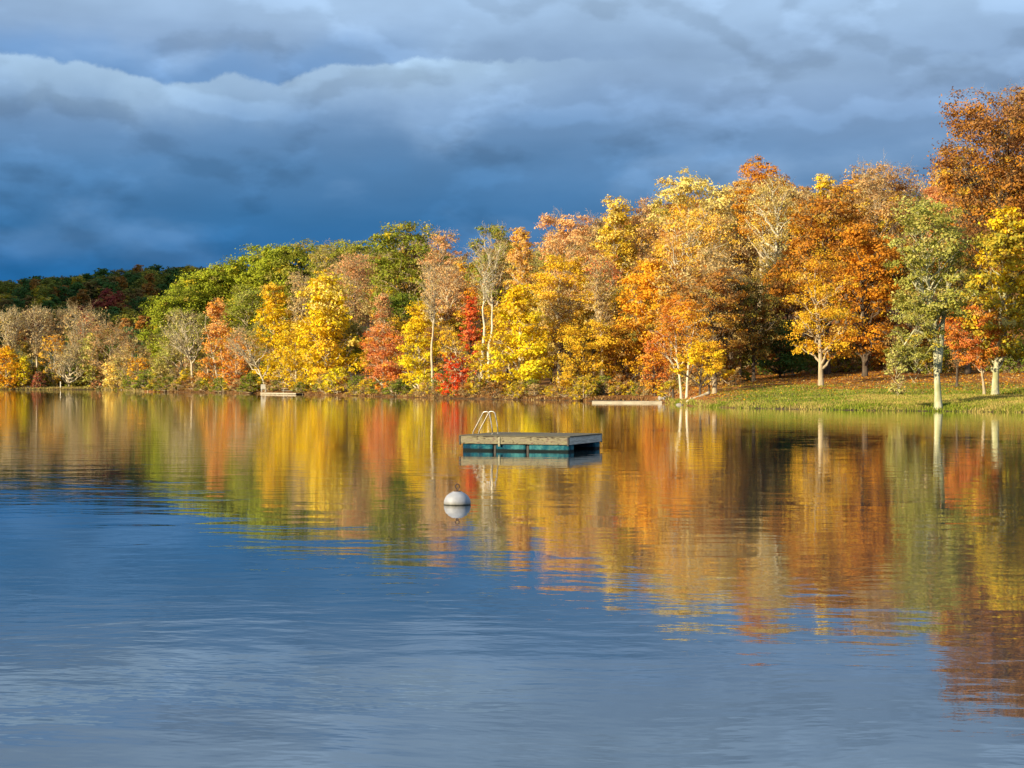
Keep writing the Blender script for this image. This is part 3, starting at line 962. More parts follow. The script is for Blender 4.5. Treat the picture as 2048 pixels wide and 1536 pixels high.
 ('oak_tree', 2080, 46, 155, 560, 190, 'round', ['brown', 'rust', 'amber'], 'dense brown oak standing just past the tallest tree', T_(dens=1.25, twig=.3, bark='dark', lobes=40, cap=18000)),
 # ---- trees standing on the lawn
 ('autumn_tree', 1935, 9, 612, 728, 125, 'round', ['orange', 'brick', 'orange'], 'small red-orange tree on the lawn with a thin bare-limbed trunk', T_(dens=1.3, bark='grey', pxb=1969, thick=.8)),
 ('autumn_tree', 2015, 9, 408, 730, 165, 'egg', ['yellow', 'gold', 'olive', 'gold'], 'yellow tree on the lawn with a slanting pale trunk', T_(dens=1.3, bark='mossy', pxb=1990, thick=1.05, lobes=32)),
 ('bare_tree', 1914, 17, 640, 735, 60, 'vase', ['brown'], 'dark-barked thin tree standing behind the olive tree', T_(dens=.15, twig=.5, bark='dark')),
 ('autumn_tree', 2130, 14, 470, 730, 130, 'round', ['amber', 'yellow', 'gold'], 'amber tree just past the slanting pale trunk', T_(dens=.8, bark='pale')),
 ('autumn_tree', 2210, 10, 430, 720, 170, 'round', ['orange', 'gold'], 'orange tree at the end of the lawn', T_(dens=.8, bark='grey')),
]
for i_, r_ in enumerate(ROWS):
    tree_at(r_, i_)


# the olive, drooping tree at the water's edge is built from two crowns of one tree
def olive_tree():
    D = float(shore(1877)) + .5
    x = (1877 - 1024) / F * D
    z = H(x, D)
    rng = np.random.default_rng(77)
    P = lambda py: EYE + (768 - py) / F * D - z
    top = P(398)
    M = lambda q: q / F * D
    parts = make_tree(rng, top, P(640) / top, M(185), D, 'round', ['pine', 'olive', 'pine'], dens=1.15, bark='mossy', thick=.98,
                      lean=(-M(25), 0), flat=.5, lobes=34)
    e = plant('olive_tree', parts, (x, D, z), 'olive green drooping tree with a pale trunk at the very edge of the water', 'tree')
    # low drooping bough reaching away from the trunk
    low = make_tree(rng, P(600), P(745) / P(600), M(115), D, 'round', ['pine', 'olive'], dens=.85, bark='mossy', thick=.35, flat=.5, lobes=16, trunk_top=.9)
    lowc = [q for q in low if q[0] in ('crown', 'limbs')]
    for pn, me in lowc:
        link('lower_' + pn, me, e, (-M(52), -.6, 0))
    hang = make_tree(rng, P(690), P(785) / P(690), M(70), D, 'egg', ['pine', 'pine', 'tan'], dens=.5, twig=.5, bark='pale', thick=.25, flat=.6, lobes=12, trunk_top=.9)
    for pn, me in hang:
        if pn in ('crown', 'twigs', 'limbs'):
            o = link('hanging_' + pn, me, e, (-M(88), -.9, 0))
            if pn == 'twigs':
                o['kind'] = 'stuff'
    b = MB()
    b.tube([(-M(2), 0, P(705)), (-M(28), -.3, P(668)), (-M(52), -.6, P(660)), (-M(80), -.8, P(700)), (-M(92), -.9, P(760))],
           [.16, .11, .08, .05, .02], 7)
    b.tube([(0, 0, P(745)), (M(4), 0, P(700)), (M(10), .1, P(640)), (M(14), .1, P(590))], [.26, .22, .17, .1], 8)
    b.tube([(0, 0, P(720)), (-M(8), 0, P(660)), (-M(12), 0, P(600))], [.2, .15, .09], 8)
    b.build('bough', BARK['mossy'], e, smooth=True)


olive_tree()

# ------------------------------------------------------------------ crowded trees filling the wood
SKY = np.array([(300, 640), (340, 600), (400, 556), (460, 536), (520, 505), (600, 496), (740, 492), (770, 470), (815, 455), (870, 470),
                (920, 490), (975, 460), (1050, 455), (1080, 475), (1140, 430), (1200, 408), (1290, 402), (1330, 370), (1400, 360),
                (1460, 375), (1490, 330), (1560, 335), (1590, 360), (1640, 360), (1750, 330), (1850, 370), (1890, 300), (1930, 220),
                (2048, 170), (2300, 170), (2600, 220)], dtype=float)


def filler():
    rng = np.random.default_rng(11)
    kinds = []
    spec = [(['olive', 'tan'], .9, .5, 'grey', 'round', 'olive and tan'), (['gold', 'amber', 'olive'], 1.0, 0, 'dark', 'round', 'dull gold'),
            (['rust', 'brown', 'amber'], 1.0, .3, 'dark', 'round', 'rusty brown'), (['tan', 'pinktan'], .4, 1.0, 'grey', 'vase', 'bare tan'),
            (['green', 'olive'], 1.1, 0, 'dark', 'round', 'green'), (['amber', 'orange'], 1.0, 0, 'dark', 'egg', 'orange'),
            (['brown', 'olive'], .8, .6, 'grey', 'round', 'brown twiggy')]
    for cols, dn, tw, bk, shp, nm in spec:
        kinds.append((make_tree(np.random.default_rng(len(kinds) + 50), 16, .25, 9.5, 165 * K, shp, cols, dens=dn, twig=tw, bark=bk), nm))
    first = {}

    def put(px, s, h, ki, zone):
        D = float(shore(px)) + s * K
        x = (px - 1024) / F * D
        parts, nm = kinds[ki]
        key = ki
        lab = f'{nm} tree crowded among others {zone}'
        grp = f'{nm} trees filling {zone}'
        if key in first:
            e = copy_tree(first[key])
            e.location = (x, D, H(x, D) - .1)
        else:
            e = plant('forest_tree', parts, (x, D, H(x, D) - .1), lab, 'tree')
            first[key] = e
        e.rotation_euler = (0, 0, rng.uniform(0, 6.28))
        q = h / 16
        e.scale = (q * rng.uniform(.85, 1.15),) * 2 + (q,)
        tag(e, lab, 'tree', grp)

    for px in np.arange(330, 2500, 17.0):
        for layer, (sa, sb, da, db) in enumerate([(16, 30, 120, 230), (74, 90, 14, 50)]):
            p = px + rng.uniform(-12, 12)
            s = rng.uniform(sa, sb)
            if p > 1500 and s < 30:
                continue
            if 1480 < p < 1640 and s < 45:
                continue
            D = float(shore(p)) + s * K
            x = (p - 1024) / F * D
            sk = float(np.interp(p, SKY[:, 0], SKY[:, 1]))
            top = sk + rng.uniform(da, db)
            if p < 420:
                top = max(top, sk + 35)
            h = EYE + (768 - top) / F * D - H(x, D)
            if h < 6:
                continue
            h = min(h, 24)
            if p < 760:
                ki = rng.choice([4, 4, 0, 3, 1]) if layer else rng.choice([0, 0, 4, 1])
            elif p < 1300:
                ki = rng.choice([0, 1, 2, 3, 5, 6])
            else:
                ki = rng.choice([1, 2, 2, 3, 5, 6])
            zone = ('in the wood at the peninsula tip' if p < 560 else 'behind the yellow trees' if p < 730 else
                    'behind the red and scarlet shore trees' if p < 960 else 'behind the golden shore trees' if p < 1260 else
                    'behind the big orange trees' if p < 1480 else 'behind the rusty brown oak' if p < 1760 else 'behind the olive drooping tree' if p < 1960 else 'below the tallest tree')
            put(p, s, h, int(ki), zone)


filler()


# ------------------------------------------------------------------ shrubs along the wooded shore
def shrubs():
    rng = np.random.default_rng(21)
    spec = [(['olive', 'gold', 'green'], 'olive gold'), (['rust', 'brown', 'tan'], 'brown'), (['dkgreen', 'green', 'olive'], 'dark green'),
            (['lemon', 'gold', 'olive'], 'yellow-green'), (['salmon', 'tan', 'brown'], 'pinkish tan')]
    kinds, first = [], {}
    for cols, nm in spec:
        kinds.append((make_tree(np.random.default_rng(len(kinds) + 90), 3.2, .04, 5.2, 150 * K, 'dome', cols, dens=.8, twig=.3, bark='grey', lobes=14), nm))
    for px in np.concatenate([np.arange(-40, 296, 15.0), np.arange(-35, 296, 21.0), np.arange(296, 1345, 12.0)]):
        p = px + rng.uniform(-8, 8)
        if 515 < p < 600 or 1185 < p < 1325:
            s = rng.uniform(3.5, 5.5)
        elif p < 290:
            s = rng.uniform(5, 12)
        else:
            s = rng.uniform(.1, 5)
        D = float(shore(p)) + s * K
        x = (p - 1024) / F * D
        ki = int(rng.choice([0, 0, 0, 1, 1, 2, 2, 3, 4]))
        parts, nm = kinds[ki]
        zone = ('below the bare trees' if p < 290 else 'below the wood at the peninsula tip' if p < 510 else 'below the tall yellow trees' if p < 730 else
                'below the brick-red and scarlet trees' if p < 960 else 'below the broad golden tree' if p < 1180 else 'behind the white dock')
        if ki in first:
            e = copy_tree(first[ki])
            e.location = (x, D, H(x, D) - .1)
        else:
            e = first[ki] = plant('shrub', parts, (x, D, H(x, D) - .1), nm, 'shrub')
        tag(e, f'{nm} shrub on the bank {zone}', 'shrub', f'{nm} shrubs {zone}')
        e.rotation_euler = (0, 0, rng.uniform(0, 6.28))
        q = rng.uniform(.45, 1.1) * D / (160 * K)
        e.scale = (q, q, q * rng.uniform(.7, 1.1))


def understory():
    rng = np.random.default_rng(44)
    src = [o for o in COL.objects if o.parent is None and o.name.startswith('shrub') and o.get('group')]
    seen = {}
    for o in src:
        seen.setdefault(o['group'].split(' shrubs')[0], o)
    for p0 in np.concatenate([np.arange(1335, 2500, 15.0), np.arange(1342, 2500, 19.0)]):
        nm = str(rng.choice(['brown', 'dark green', 'olive gold', 'brown', 'dark green']))
        p = p0 + rng.uniform(-8, 8)
        s_ = rng.uniform(34, 50) if p > 1480 else rng.uniform(16, 34)
        D = float(shore(p)) + s_ * K
        x = (p - 1024) / F * D
        e = copy_tree(seen[nm])
        e.location = (x, D, H(x, D) - .15)
        e.rotation_euler = (0, 0, rng.uniform(0, 6.28))
        q = rng.uniform(.5, 1.0) * (D / (160 * K)) * 1.25
        e.scale = (q, q, q * rng.uniform(.8, 1.25))
        zone = ('behind the two pale trunks' if p < 1480 else 'in the shadowed gap of the wood' if p < 1640 else
                'under the rusty oaks on the leafy slope' if p < 1850 else 'on the slope behind the slanting trunk')
        tag(e, f'{nm} shrub growing {zone}', 'shrub', f'{nm} shrubs {zone}')


shrubs()
understory()


# ------------------------------------------------------------------ trees of the far hillside
def hillside():
    rng = np.random.default_rng(31)
    spec = [(['forest', 'dkgreen'], 'dark green', 'round'), (['dkgreen', 'forest', 'green'], 'mid green', 'egg'), (['olive', 'dkolive'], 'olive', 'round'),
            (['dkolive', 'brown'], 'olive brown', 'round'), (['gold', 'olive', 'rust'], 'dull gold', 'round'), (['rust', 'brown'], 'rust', 'egg'),
            (['maroon', 'brick'], 'crimson', 'dome'), (['forest', 'forest'], 'deep green', 'round')]
    meshes = []
    for i, (cols, nm, shp) in enumerate(spec):
        meshes.append([make_tree(np.random.default_rng(700 + i), 15, .16, 13 if shp != 'cone' else 8, 600, shp, cols, dens=1.5, bark='dark', lobes=15, lsize=.8), nm])
    first = {}
    zones = lambda p, y: (('high ' if y > 640 else 'low ') + 'on the shaded hill ' +
                          ('above the bare trees' if p < 200 else 'beside the bright green tip trees'))
    pts = []
    for y in np.arange(475, 800, 18.0):
        for p in np.arange(-60, 480, 25.0 * 640 / y):
            pts.append((p + rng.uniform(-11, 11), (y + rng.uniform(-8, 8))))
    n = 0
    for p, y in pts:
        if (p > 300 and y < 640) or (p < 190 and y < 570):
            continue
        x = (p - 1024) / F * y * K
        red = (abs(p - 200) < 60 and 600 < y < 640) or (abs(p - 50) < 50 and 570 < y < 600)
        zn = zones(p, y)
        y = y * K
        ki = int(rng.choice([0, 0, 1, 1, 2, 2, 3, 3, 4, 5, 6])) if not red else int(rng.choice([6, 6, 5]))
        if ki == 6 and not red and rng.uniform() < .8:
            ki = 0
        parts, nm = meshes[ki]
        z = H(x, y) - .3
        if ki in first:
            e = copy_tree(first[ki])
            e.location = (x, y, z)
        else:
            e = first[ki] = plant('hillside_tree', parts, (x, y, z), nm, 'tree')
        tag(e, f'{nm} tree {zn}', 'tree', f'{nm} trees {zn}')
        e.rotation_euler = (0, 0, rng.uniform(0, 6.28))
        q = rng.uniform(.75, 1.25)
        e.scale = (q * rng.uniform(.85, 1.15), q, q)
        n += 1
    print('hillside trees', n)


hillside()


# ------------------------------------------------------------------ grass, reeds, fallen leaves
def blades(name, n, pxr, sr, hr, cols, seed, width, lean=.35, clump=0.0, power=1.0):
    rng = np.random.default_rng(seed)
    p = rng.uniform(*pxr, n)
    s = sr[0] + (sr[1] - sr[0]) * rng.uniform(0, 1, n) ** power
    if clump:
        k = rng.integers(0, int(n / 40) + 1, n)
        cp = rng.uniform(*pxr, int(n / 40) + 1)
        cs = rng.uniform(*sr, int(n / 40) + 1)
        p = cp[k] + rng.normal(0, clump, n)
        s = np.clip(cs[k] + rng.normal(0, clump * .03, n), *sr)
    D = shore(p) + s * K
    x = (p - 1024) / F * D
    z = height(x, D)
    ok = z > -.12
    if name == 'lawn_grass':
        nn = vnoise(x * .35, D * .4, 1)
        ok &= rng.uniform(0, 1, n) < sm(1400, 1560, p + 30 * nn) * (1 - sm(11, 22, s + 5 * nn))
    x, D, z = x[ok], D[ok], z[ok]
    n = len(x)
    h = rng.uniform(*hr, n) * (1 if not clump else 1)
    a = rng.uniform(0, np.pi, n)
    wd = width * rng.uniform(.6, 1.4, n)
    tx = rng.normal(0, lean, n) * h
    ty = rng.normal(0, lean, n) * h
    b0 = np.stack([x - np.cos(a) * wd, D - np.sin(a) * wd, z - .03], 1)
    b1 = np.stack([x + np.cos(a) * wd, D + np.sin(a) * wd, z - .03], 1)
    tp = np.stack([x + tx, D + ty, z + h], 1)
    V = np.stack([b0, b1, tp], 1).reshape(-1, 3)
    pal = np.array([PAL[c] if isinstance(c, str) else c for c in cols])
    u = np.clip(.5 + .35 * vnoise(x * .35, D * .9, seed) + rng.normal(0, .2, n), 0, .999) * (len(pal) - 1)
    i0 = u.astype(int)
    fr = (u - i0)[:, None]
    c = pal[i0] * (1 - fr) + pal[np.minimum(i0 + 1, len(pal) - 1)] * fr
    c = c * rng.uniform(.7, 1.2, n)[:, None]
    me = np_mesh(name, V, np.arange(n * 3).reshape(n, 3), LEAF, np.repeat(c, 3, 0))
    return link(name, me)


G1, G2, G3 = (.15, .22, .02), (.28, .34, .03), (.46, .38, .10)
o = blades('lawn_grass', 80000, (1385, 2400), (.6, 22), (.06, .15), [G3, (.20, .17, .05), G1, G1, G2, G3, (.42, .28, .09)], 3, .05)
tag(o, 'short green lawn grass on the bank below the rusty wood', 'grass', kind='stuff')
o = blades('reeds', 16000, (1330, 2400), (-.2, 1.3), (.08, .30), [G1, G2, G3, (.62, .45, .16)], 5, .035, clump=9.0)
tag(o, 'yellowish reeds and weeds fringing the lawn at the water', 'reeds', kind='stuff')
o = blades('meadow_grass', 26000, (1700, 2400), (1.2, 9), (.08, .24), [G2, G3, (.66, .44, .14)], 8, .04, clump=12.0)
tag(o, 'dry tan grass growing around the pale trunks on the lawn', 'grass', kind='stuff')
o = blades('bank_grass', 9000, (-60, 280), (.2, 6), (.3, .9), [G3, (.5, .36, .16), G2], 9, .14)
tag(o, 'tan dry grass along the far bank', 'grass', kind='stuff')
o = blades('shore_weeds', 3500, (300, 1340), (-.1, .8), (.1, .4), ['dkbrown', 'brown', 'tan'], 10, .06)
tag(o, 'brown weeds along the wooded waterline', 'weeds', kind='stuff')


def litter():
    rng = np.random.default_rng(14)
    n = 42000
    p = rng.uniform(1335, 2500, n)
    s = 2.5 + 47 * rng.uniform(0, 1, n) ** .8
    keep = rng.uniform(0, 1, n) < np.where(p > 1500, sm(3, 24, s) * .9 + .15, 1)
    p, s = p[keep], s[keep]
    D = shore(p) + s * K
    x = (p - 1024) / F * D
    z = height(x, D) + .03
    n = len(x)
    a = rng.uniform(0, 6.28, n)
    q = rng.uniform(.06, .13, n)
    tl = rng.normal(0, .35, (n, 2)) * q[:, None]
    c = np.stack([x, D, z], 1)
    u = np.stack([np.cos(a) * q, np.sin(a) * q, tl[:, 0]], 1)
    v = np.stack([-np.sin(a) * q * .7, np.cos(a) * q * .7, tl[:, 1]], 1)
    V = np.stack([c - u, c - v, c + u, c + v], 1).reshape(-1, 3)
    pal = np.array([PAL['rust'], PAL['orange'], PAL['tan'], PAL['brown'], PAL['amber']])
    col = pal[rng.choice(5, n, p=[.35, .2, .15, .2, .1])] * rng.uniform(.7, 1.1, n)[:, None]
    me = np_mesh('fallen_leaves', V, np.arange(n * 4).reshape(n, 4), LEAF, np.repeat(col, 4, 0))
    tag(link('fallen_leaves', me), 'carpet of fallen rust and orange leaves under the trees', 'leaves', kind='stuff')


litter()

# ------------------------------------------------------------------ swim raft
WOOD = simple('weathered_plank', (.20, .17, .10), (.40, .37, .24), 2.2, .85, .004, (1, 6, 9), lo=.3, hi=.7)
WOOD_LIFTED = simple('weathered_lightened_plank', (.40, .34, .26), (.80, .70, .57), 2.2, .85, .004, (6, 1, 9), lo=.3, hi=.7)  # wood brightened in colour to lift the side fascia out of shade
DECK = simple('deck_board', (.045, .038, .022), (.13, .11, .06), 3.0, .8, .003, (1, 5, 1), lo=.3, hi=.7)
FASCIA = None


def fascia_material():
    m, t = mat('peeling_fascia')
    tcn = t.n('ShaderNodeTexCoord')
    mp = t.n('ShaderNodeMapping')
    t.put(mp.inputs[0], tcn.outputs['Object'])
    mp.inputs['Scale'].default_value = (3.0, 3.0, 11.0)
    n = t.noise(mp.outputs[0], 1.0, 6, .6, 1.5)
    mp2 = t.n('ShaderNodeMapping')
    t.put(mp2.inputs[0], tcn.outputs['Object'])
    mp2.inputs['Scale'].default_value = (3, 3, 40)
    g = t.noise(mp2.outputs[0], 1.0, 4, .6, .3)
    c = t.ramp(n, [(.36, (.035, .020, .012)), (.43, (.14, .115, .06)), (.50, (.25, .225, .125)), (.56, (.17, .14, .09)), (.60, (.24, .20, .13)), (.66, (.10, .05, .035))])  # front fascia tones lowered to stand in for cloud shade
    f = t.mapr(g, .3, .7, .7, 1.2)
    p = t.n('ShaderNodeBsdfPrincipled')
    t.put(p.inputs['Base Color'], t.mix(1.0, c, t.comb(f, f, f), 'MULTIPLY'))
    p.inputs['Roughness'].default_value = .85
    b = t.n('ShaderNodeBump')
    b.inputs['Distance'].default_value = .006
    t.put(b.inputs['Height'], g)
    t.put(p.inputs['Normal'], b.outputs[0])
    finish(t, p.outputs[0])
    return m


def float_material():
    m, t = mat('teal_float')  # teal kept dark in place of cloud shade over the raft
    tcn = t.n('ShaderNodeTexCoord')
    s = t.n('ShaderNodeSeparateXYZ')
    t.put(s.inputs[0], tcn.outputs['Object'])
    n = t.noise(t.n('ShaderNodeNewGeometry').outputs['Position'], 1.6, 6, .65)
    n2 = t.noise(tcn.outputs['Object'], 14.0, 4, .6)
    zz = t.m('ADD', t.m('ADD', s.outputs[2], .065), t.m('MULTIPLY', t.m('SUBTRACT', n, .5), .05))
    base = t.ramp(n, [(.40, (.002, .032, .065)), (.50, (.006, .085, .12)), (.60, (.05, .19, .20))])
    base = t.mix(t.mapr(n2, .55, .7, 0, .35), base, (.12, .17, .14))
    low_band = t.mapr(zz, .045, .085, 1, 0)  # darker towards the bottom of the float
    c = t.mix(low_band, base, (.006, .012, .012))
    p = t.n('ShaderNodeBsdfPrincipled')
    t.put(p.inputs['Base Color'], c)
    p.inputs['Roughness'].default_value = .8
    p.inputs['Specular IOR Level'].default_value = .12
    finish(t, p.outputs[0])
    return m


METAL = simple('galvanised_tube', (.34, .30, .24), (.48, .43, .35), 9, .32, 0, metal=.75)
WHITE = simple('chalky_white_plastic', (.50, .50, .51), (.60, .60, .61), 6, .55, 0, lo=.3, hi=.7)
RUSTM = simple('rusty_iron', (.07, .04, .025), (.16, .10, .07), 30, .8, .001, metal=.3)
DOCKW = simple('pale_weathered_board', (.34, .29, .20), (.58, .51, .38), 2.0, .85, .002, (.4, 4, 4))
WPAINT = simple('white_painted_board', (.62, .58, .46), (.78, .74, .62), 2.0, .8, .002, (.4, 4, 4))
BLACK = simple('wet_dark_wood', (.02, .017, .012), (.05, .04, .03), 6, .7)


def raft():
    D0 = 31.4 * K
    x0 = (1138 - 1024) / F * D0
    yaw = -RAD(21)                      # front edge recedes to the left
    L, W, hd = 3.70, 3.30, .500
    root = empty('swim_raft', (x0, D0, 0), yaw)
    tag(root, 'weathered wooden swim raft on teal floats in the middle of the lake', 'raft')
    # local frame: front-right corner at the origin, front edge along -X, side along +Y
    rng = random.Random(3)
    n = 24
    pitch = W / n
    bd = []
    for i in range(n):
        b = MB()
        b.box((0, 0, 0), (L + .07, pitch - .012, .036), bev=.005)
        o = b.build('deck_board', DECK, root)
        o.location = (-L / 2 + rng.uniform(-.008, .008), pitch * (i + .5) - .02, hd - .019 + rng.uniform(-.003, .003))
        bd.append(o)
    fm = fascia_material()
    # front fascia: two boards meeting under a cleat
    zf, hf = hd - .04 - .118, .235
    for a, b_ in ((-L, -L * .635), (-L * .635 + .004, -.045)):
        b = MB()
        b.box((0, 0, 0), (b_ - a, .04, hf), bev=.004)
        o = b.build('fascia_board', fm, root)
        o.location = ((a + b_) / 2, -.022, zf)
    b = MB()
    b.box((0, 0, 0), (L - .1, .04, hf), bev=.004)
    b.build('fascia_board', fm, root, (-L / 2, W + .0, zf))
    Rz = Matrix.Rotation(RAD(90), 3, 'Z')
    for xx in (0.0, -L):
        b = MB()
        b.box((0, 0, 0), (W - .02, .04, hf), Rz, bev=.004)
        o = b.build('side_fascia', WOOD_LIFTED, root)
        o.location = (xx, W / 2, zf)
    for xx, yy in ((-.02, -.03), (-L, -.03), (0, W + .02), (-L, W + .02)):
        b = MB()
        b.box((0, 0, 0), (.045, .06, hf + .05))
        b.build('corner_post', BLACK, root, (xx, yy, zf - .012))
    b = MB()
    b.box((0, 0, 0), (.06, .024, hf + .06))
    b.build('cleat', WOOD, root, (-L * .632, -.057, zf - .045))
    # joists below
    for k in range(5):
        b = MB()
        b.box((0, 0, 0), (.045, W - .1, .12))
        b.build('joist', BLACK, root, (-.35 - k * (L - .7) / 4, W / 2, hd - .115))
    # teal floats in rows of three, front and back, with end blocks
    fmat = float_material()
    spans = [(-L + .06, -L + 1.10), (-L + 1.22, -L + 2.22), (-L + 2.34, -.02)]
    for yc in (.30, W - .33):
        for a, b_ in spans:
            b = MB()
            hx = (b_ - a) / 2
            prof = [(-hx, .86), (-hx + .03, .96), (-hx + .08, 1.0), (hx - .08, 1.0), (hx - .03, .96), (hx, .86)]
            k = 28
            vs, fs = [], []
            for xx, sc in prof:
                for j in range(k):
                    t = 2 * math.pi * j / k
                    cy, sy = math.cos(t), math.sin(t)
                    e = .42
                    vs.append((xx, sc * .27 * math.copysign(abs(cy) ** e, cy), sc * .22 * math.copysign(abs(sy) ** e, sy)))
            for i in range(len(prof) - 1):
                for j in range(k):
                    p, q = i * k + j, i * k + (j + 1) % k
                    fs.append((p, p + k, q + k, q))
            fs.append(tuple(range(k)))
            fs.append(tuple(len(vs) - 1 - j for j in range(k)))
            b.add(vs, fs)
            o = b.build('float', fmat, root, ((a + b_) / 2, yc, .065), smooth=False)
    for xx in (-L + 1.16, -L + 2.28):
        b = MB()
        b.box((0, 0, 0), (.07, .05, .30))
        b.build('strut', BLACK, root, (xx, .12, .12))
    # nails along the front fascia
    # ladder over the left edge: two bent rails and treads
    lad = empty('ladder', (-L + .10, W * .27, hd))
    lad.parent = root
    for k in range(2):
        yy = k * .50
        pts = [(-.035, yy, -1.05), (-.04, yy, -.3), (-.03, yy, .0), (-.01, yy, .09)]
        pts += [(.12, yy, .32), (.25, yy, .55), (.31, yy, .66)]
        for a in range(0, 9):
            th = RAD(150 - a * 18)
            pts.append((.43 + .13 * math.cos(th), yy, .625 + .115 * math.sin(th)))
        pts += [(.60, yy, .45), (.635, yy, .25), (.66, yy, .02)]
        b = MB()
        b.tube(pts, .021, 10)
        b.build('rail', METAL, lad, smooth=True)
        b = MB()
        b.lathe([(0, .0), (.05, .0), (.05, .012), (.025, .02), (.022, .05)], (.66, yy, .0), 12)
        b.build('rail_foot', METAL, lad)
    for z_ in (-.25, -.55, -.85):
        b = MB()
        b.box((-.04, .25, z_), (.09, .50, .03))
        b.build('tread', METAL, lad)


raft()


def buoy():
    D = 17.75 * K
    x = (914.5 - 1024) / F * D
    root = empty('mooring_buoy', (x, D, 0), RAD(10))
    tag(root, 'white round mooring buoy with an iron ring floating before the raft', 'buoy')
    R = .238
    b = MB()
    prof = [(0.0, -.21)] + [(R * math.cos(a), .022 + (R * 1.0) * math.sin(a)) for a in np.linspace(RAD(-80), RAD(-6), 12)]
    prof += [(R * 1.0, .008), (R * 1.012, .012), (R * 1.012, .03), (R, .034)]
    prof += [(R * math.cos(a), .030 + R * .87 * math.sin(a)) for a in np.linspace(RAD(4), RAD(67), 16)]
    prof += [(R * .36, .226), (R * .35, .230), (0.0, .231)]
    b.lathe(prof, (0, 0, 0), 56)
    m, t = mat('buoy_shell')
    tcn = t.n('ShaderNodeTexCoord')
    s = t.n('ShaderNodeSeparateXYZ')
    t.put(s.inputs[0], tcn.outputs['Object'])
    n = t.noise(tcn.outputs['Object'], 9, 5, .6)
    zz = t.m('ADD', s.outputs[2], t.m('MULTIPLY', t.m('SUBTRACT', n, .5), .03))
    c = t.ramp(n, [(.3, (.25, .26, .285)), (.7, (.35, .36, .385))])  # white shell greyed down to stand in for cloud shade
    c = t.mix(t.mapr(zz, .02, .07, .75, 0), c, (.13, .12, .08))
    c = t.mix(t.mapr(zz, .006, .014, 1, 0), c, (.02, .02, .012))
    p = t.n('ShaderNodeBsdfPrincipled')
    t.put(p.inputs['Base Color'], c)
    p.inputs['Roughness'].default_value = .6
    finish(t, p.outputs[0])
    b.build('shell', m, root, smooth=True)
    b = MB()
    b.lathe([(.0, .230), (.060, .230), (.060, .242), (.0, .243)], (0, 0, 0), 16)
    b.build('washer', RUSTM, root)
    b = MB()
    pts = [(.006, 0, .262), (.009, 0, .285)]
    for a in range(0, 13):
        th = RAD(-68 + a * (316 / 12))
        pts.append((.038 * math.cos(th) * .95, 0, .342 + .042 * math.sin(th)))
    pts += [(-.010, 0, .290), (-.006, 0, .262)]
    b.tube(pts, .0125, 8)
    b.build('ring', RUSTM, root, (0, 0, -.022), smooth=True)


buoy()


# ------------------------------------------------------------------ jetties, logs, tables, posts
def at(px, py, D):
    return Vector(((px - 1024) / F * D, D, EYE + (768 - py) / F * D))


def plank_dock(name, label, a, b_, width, top, n, m, side=1):
    """a low dock along the line a-b (2-D), one board after the other"""
    a, b_ = Vector(a), Vector(b_)
    v = b_ - a
    L = v.length
    rz = math.atan2(v.y, v.x)
    root = empty(name, (a.x, a.y, 0), rz)
    tag(root, label, 'dock')
    p = L / n
    first = None
    rng = random.Random(8)
    bm = MB()
    bm.box((0, 0, 0), (width, p - .02, .045), Matrix.Rotation(RAD(90), 3, 'Z'))
    first = bm.build('deck_plank', m, root, (p / 2, width / 2, top))
    for i in range(1, n):
        c = first.copy()
        COL.objects.link(c)
        c.location = (p * (i + .5), width / 2 + rng.uniform(-.02, .02), top + rng.uniform(-.006, .006))
    for yy in (0, width):
        q = MB()
        q.box((L / 2, yy, top - .13), (L, .05, .2))
        q.build('side_beam', m, root)
    for k in range(4):
        for yy in (.12, width - .12):
            q = MB()
            q.tube([(L * (k + .5) / 4, yy, -1.2), (L * (k + .5) / 4, yy, top - .06)], .06, 8)
            q.build('pile', BLACK, root)
    return root


plank_dock('white_dock', 'long low white dock lying along the shore beneath the orange trees', at(1184, 800, 112.6 * K)[:2], at(1324, 800, 112.0 * K)[:2], 1.5, .20, 28, DOCKW)
plank_dock('white_jetty', 'low white jetty at the water below the tall yellow trees', at(521, 792, 212 * K)[:2], at(592, 792, 200 * K)[:2], 1.4, .30, 22, DOCKW)


def log():
    D = float(shore(1392)) + 4.5 * K
    a = at(1374, 790, D)
    b_ = at(1419, 786, D + 1.2)
    a.z = H(a.x, a.y) + .16
    b_.z = H(b_.x, b_.y) + .2
    root = empty('fallen_log', a)
    tag(root, 'pale fallen log lying on the grass beside the two pale trunks', 'log')
    v = b_ - a
    m = MB()
    pts = [v * t + Vector((0, .03 * math.sin(t * 9), .02 * math.sin(t * 7))) for t in np.linspace(0, 1, 12)]
    m.tube(pts, [.17 + .015 * math.sin(i * 1.9) for i in range(12)], 14)
    m.build('log_body', BARK['pale'], root, smooth=True)
    m = MB()
    m.tube([v * .18, v * .2 + Vector((-.1, -.15, .28))], [.07, .05], 8)
    m.build('branch_stub', BARK['pale'], root, smooth=True)


log()


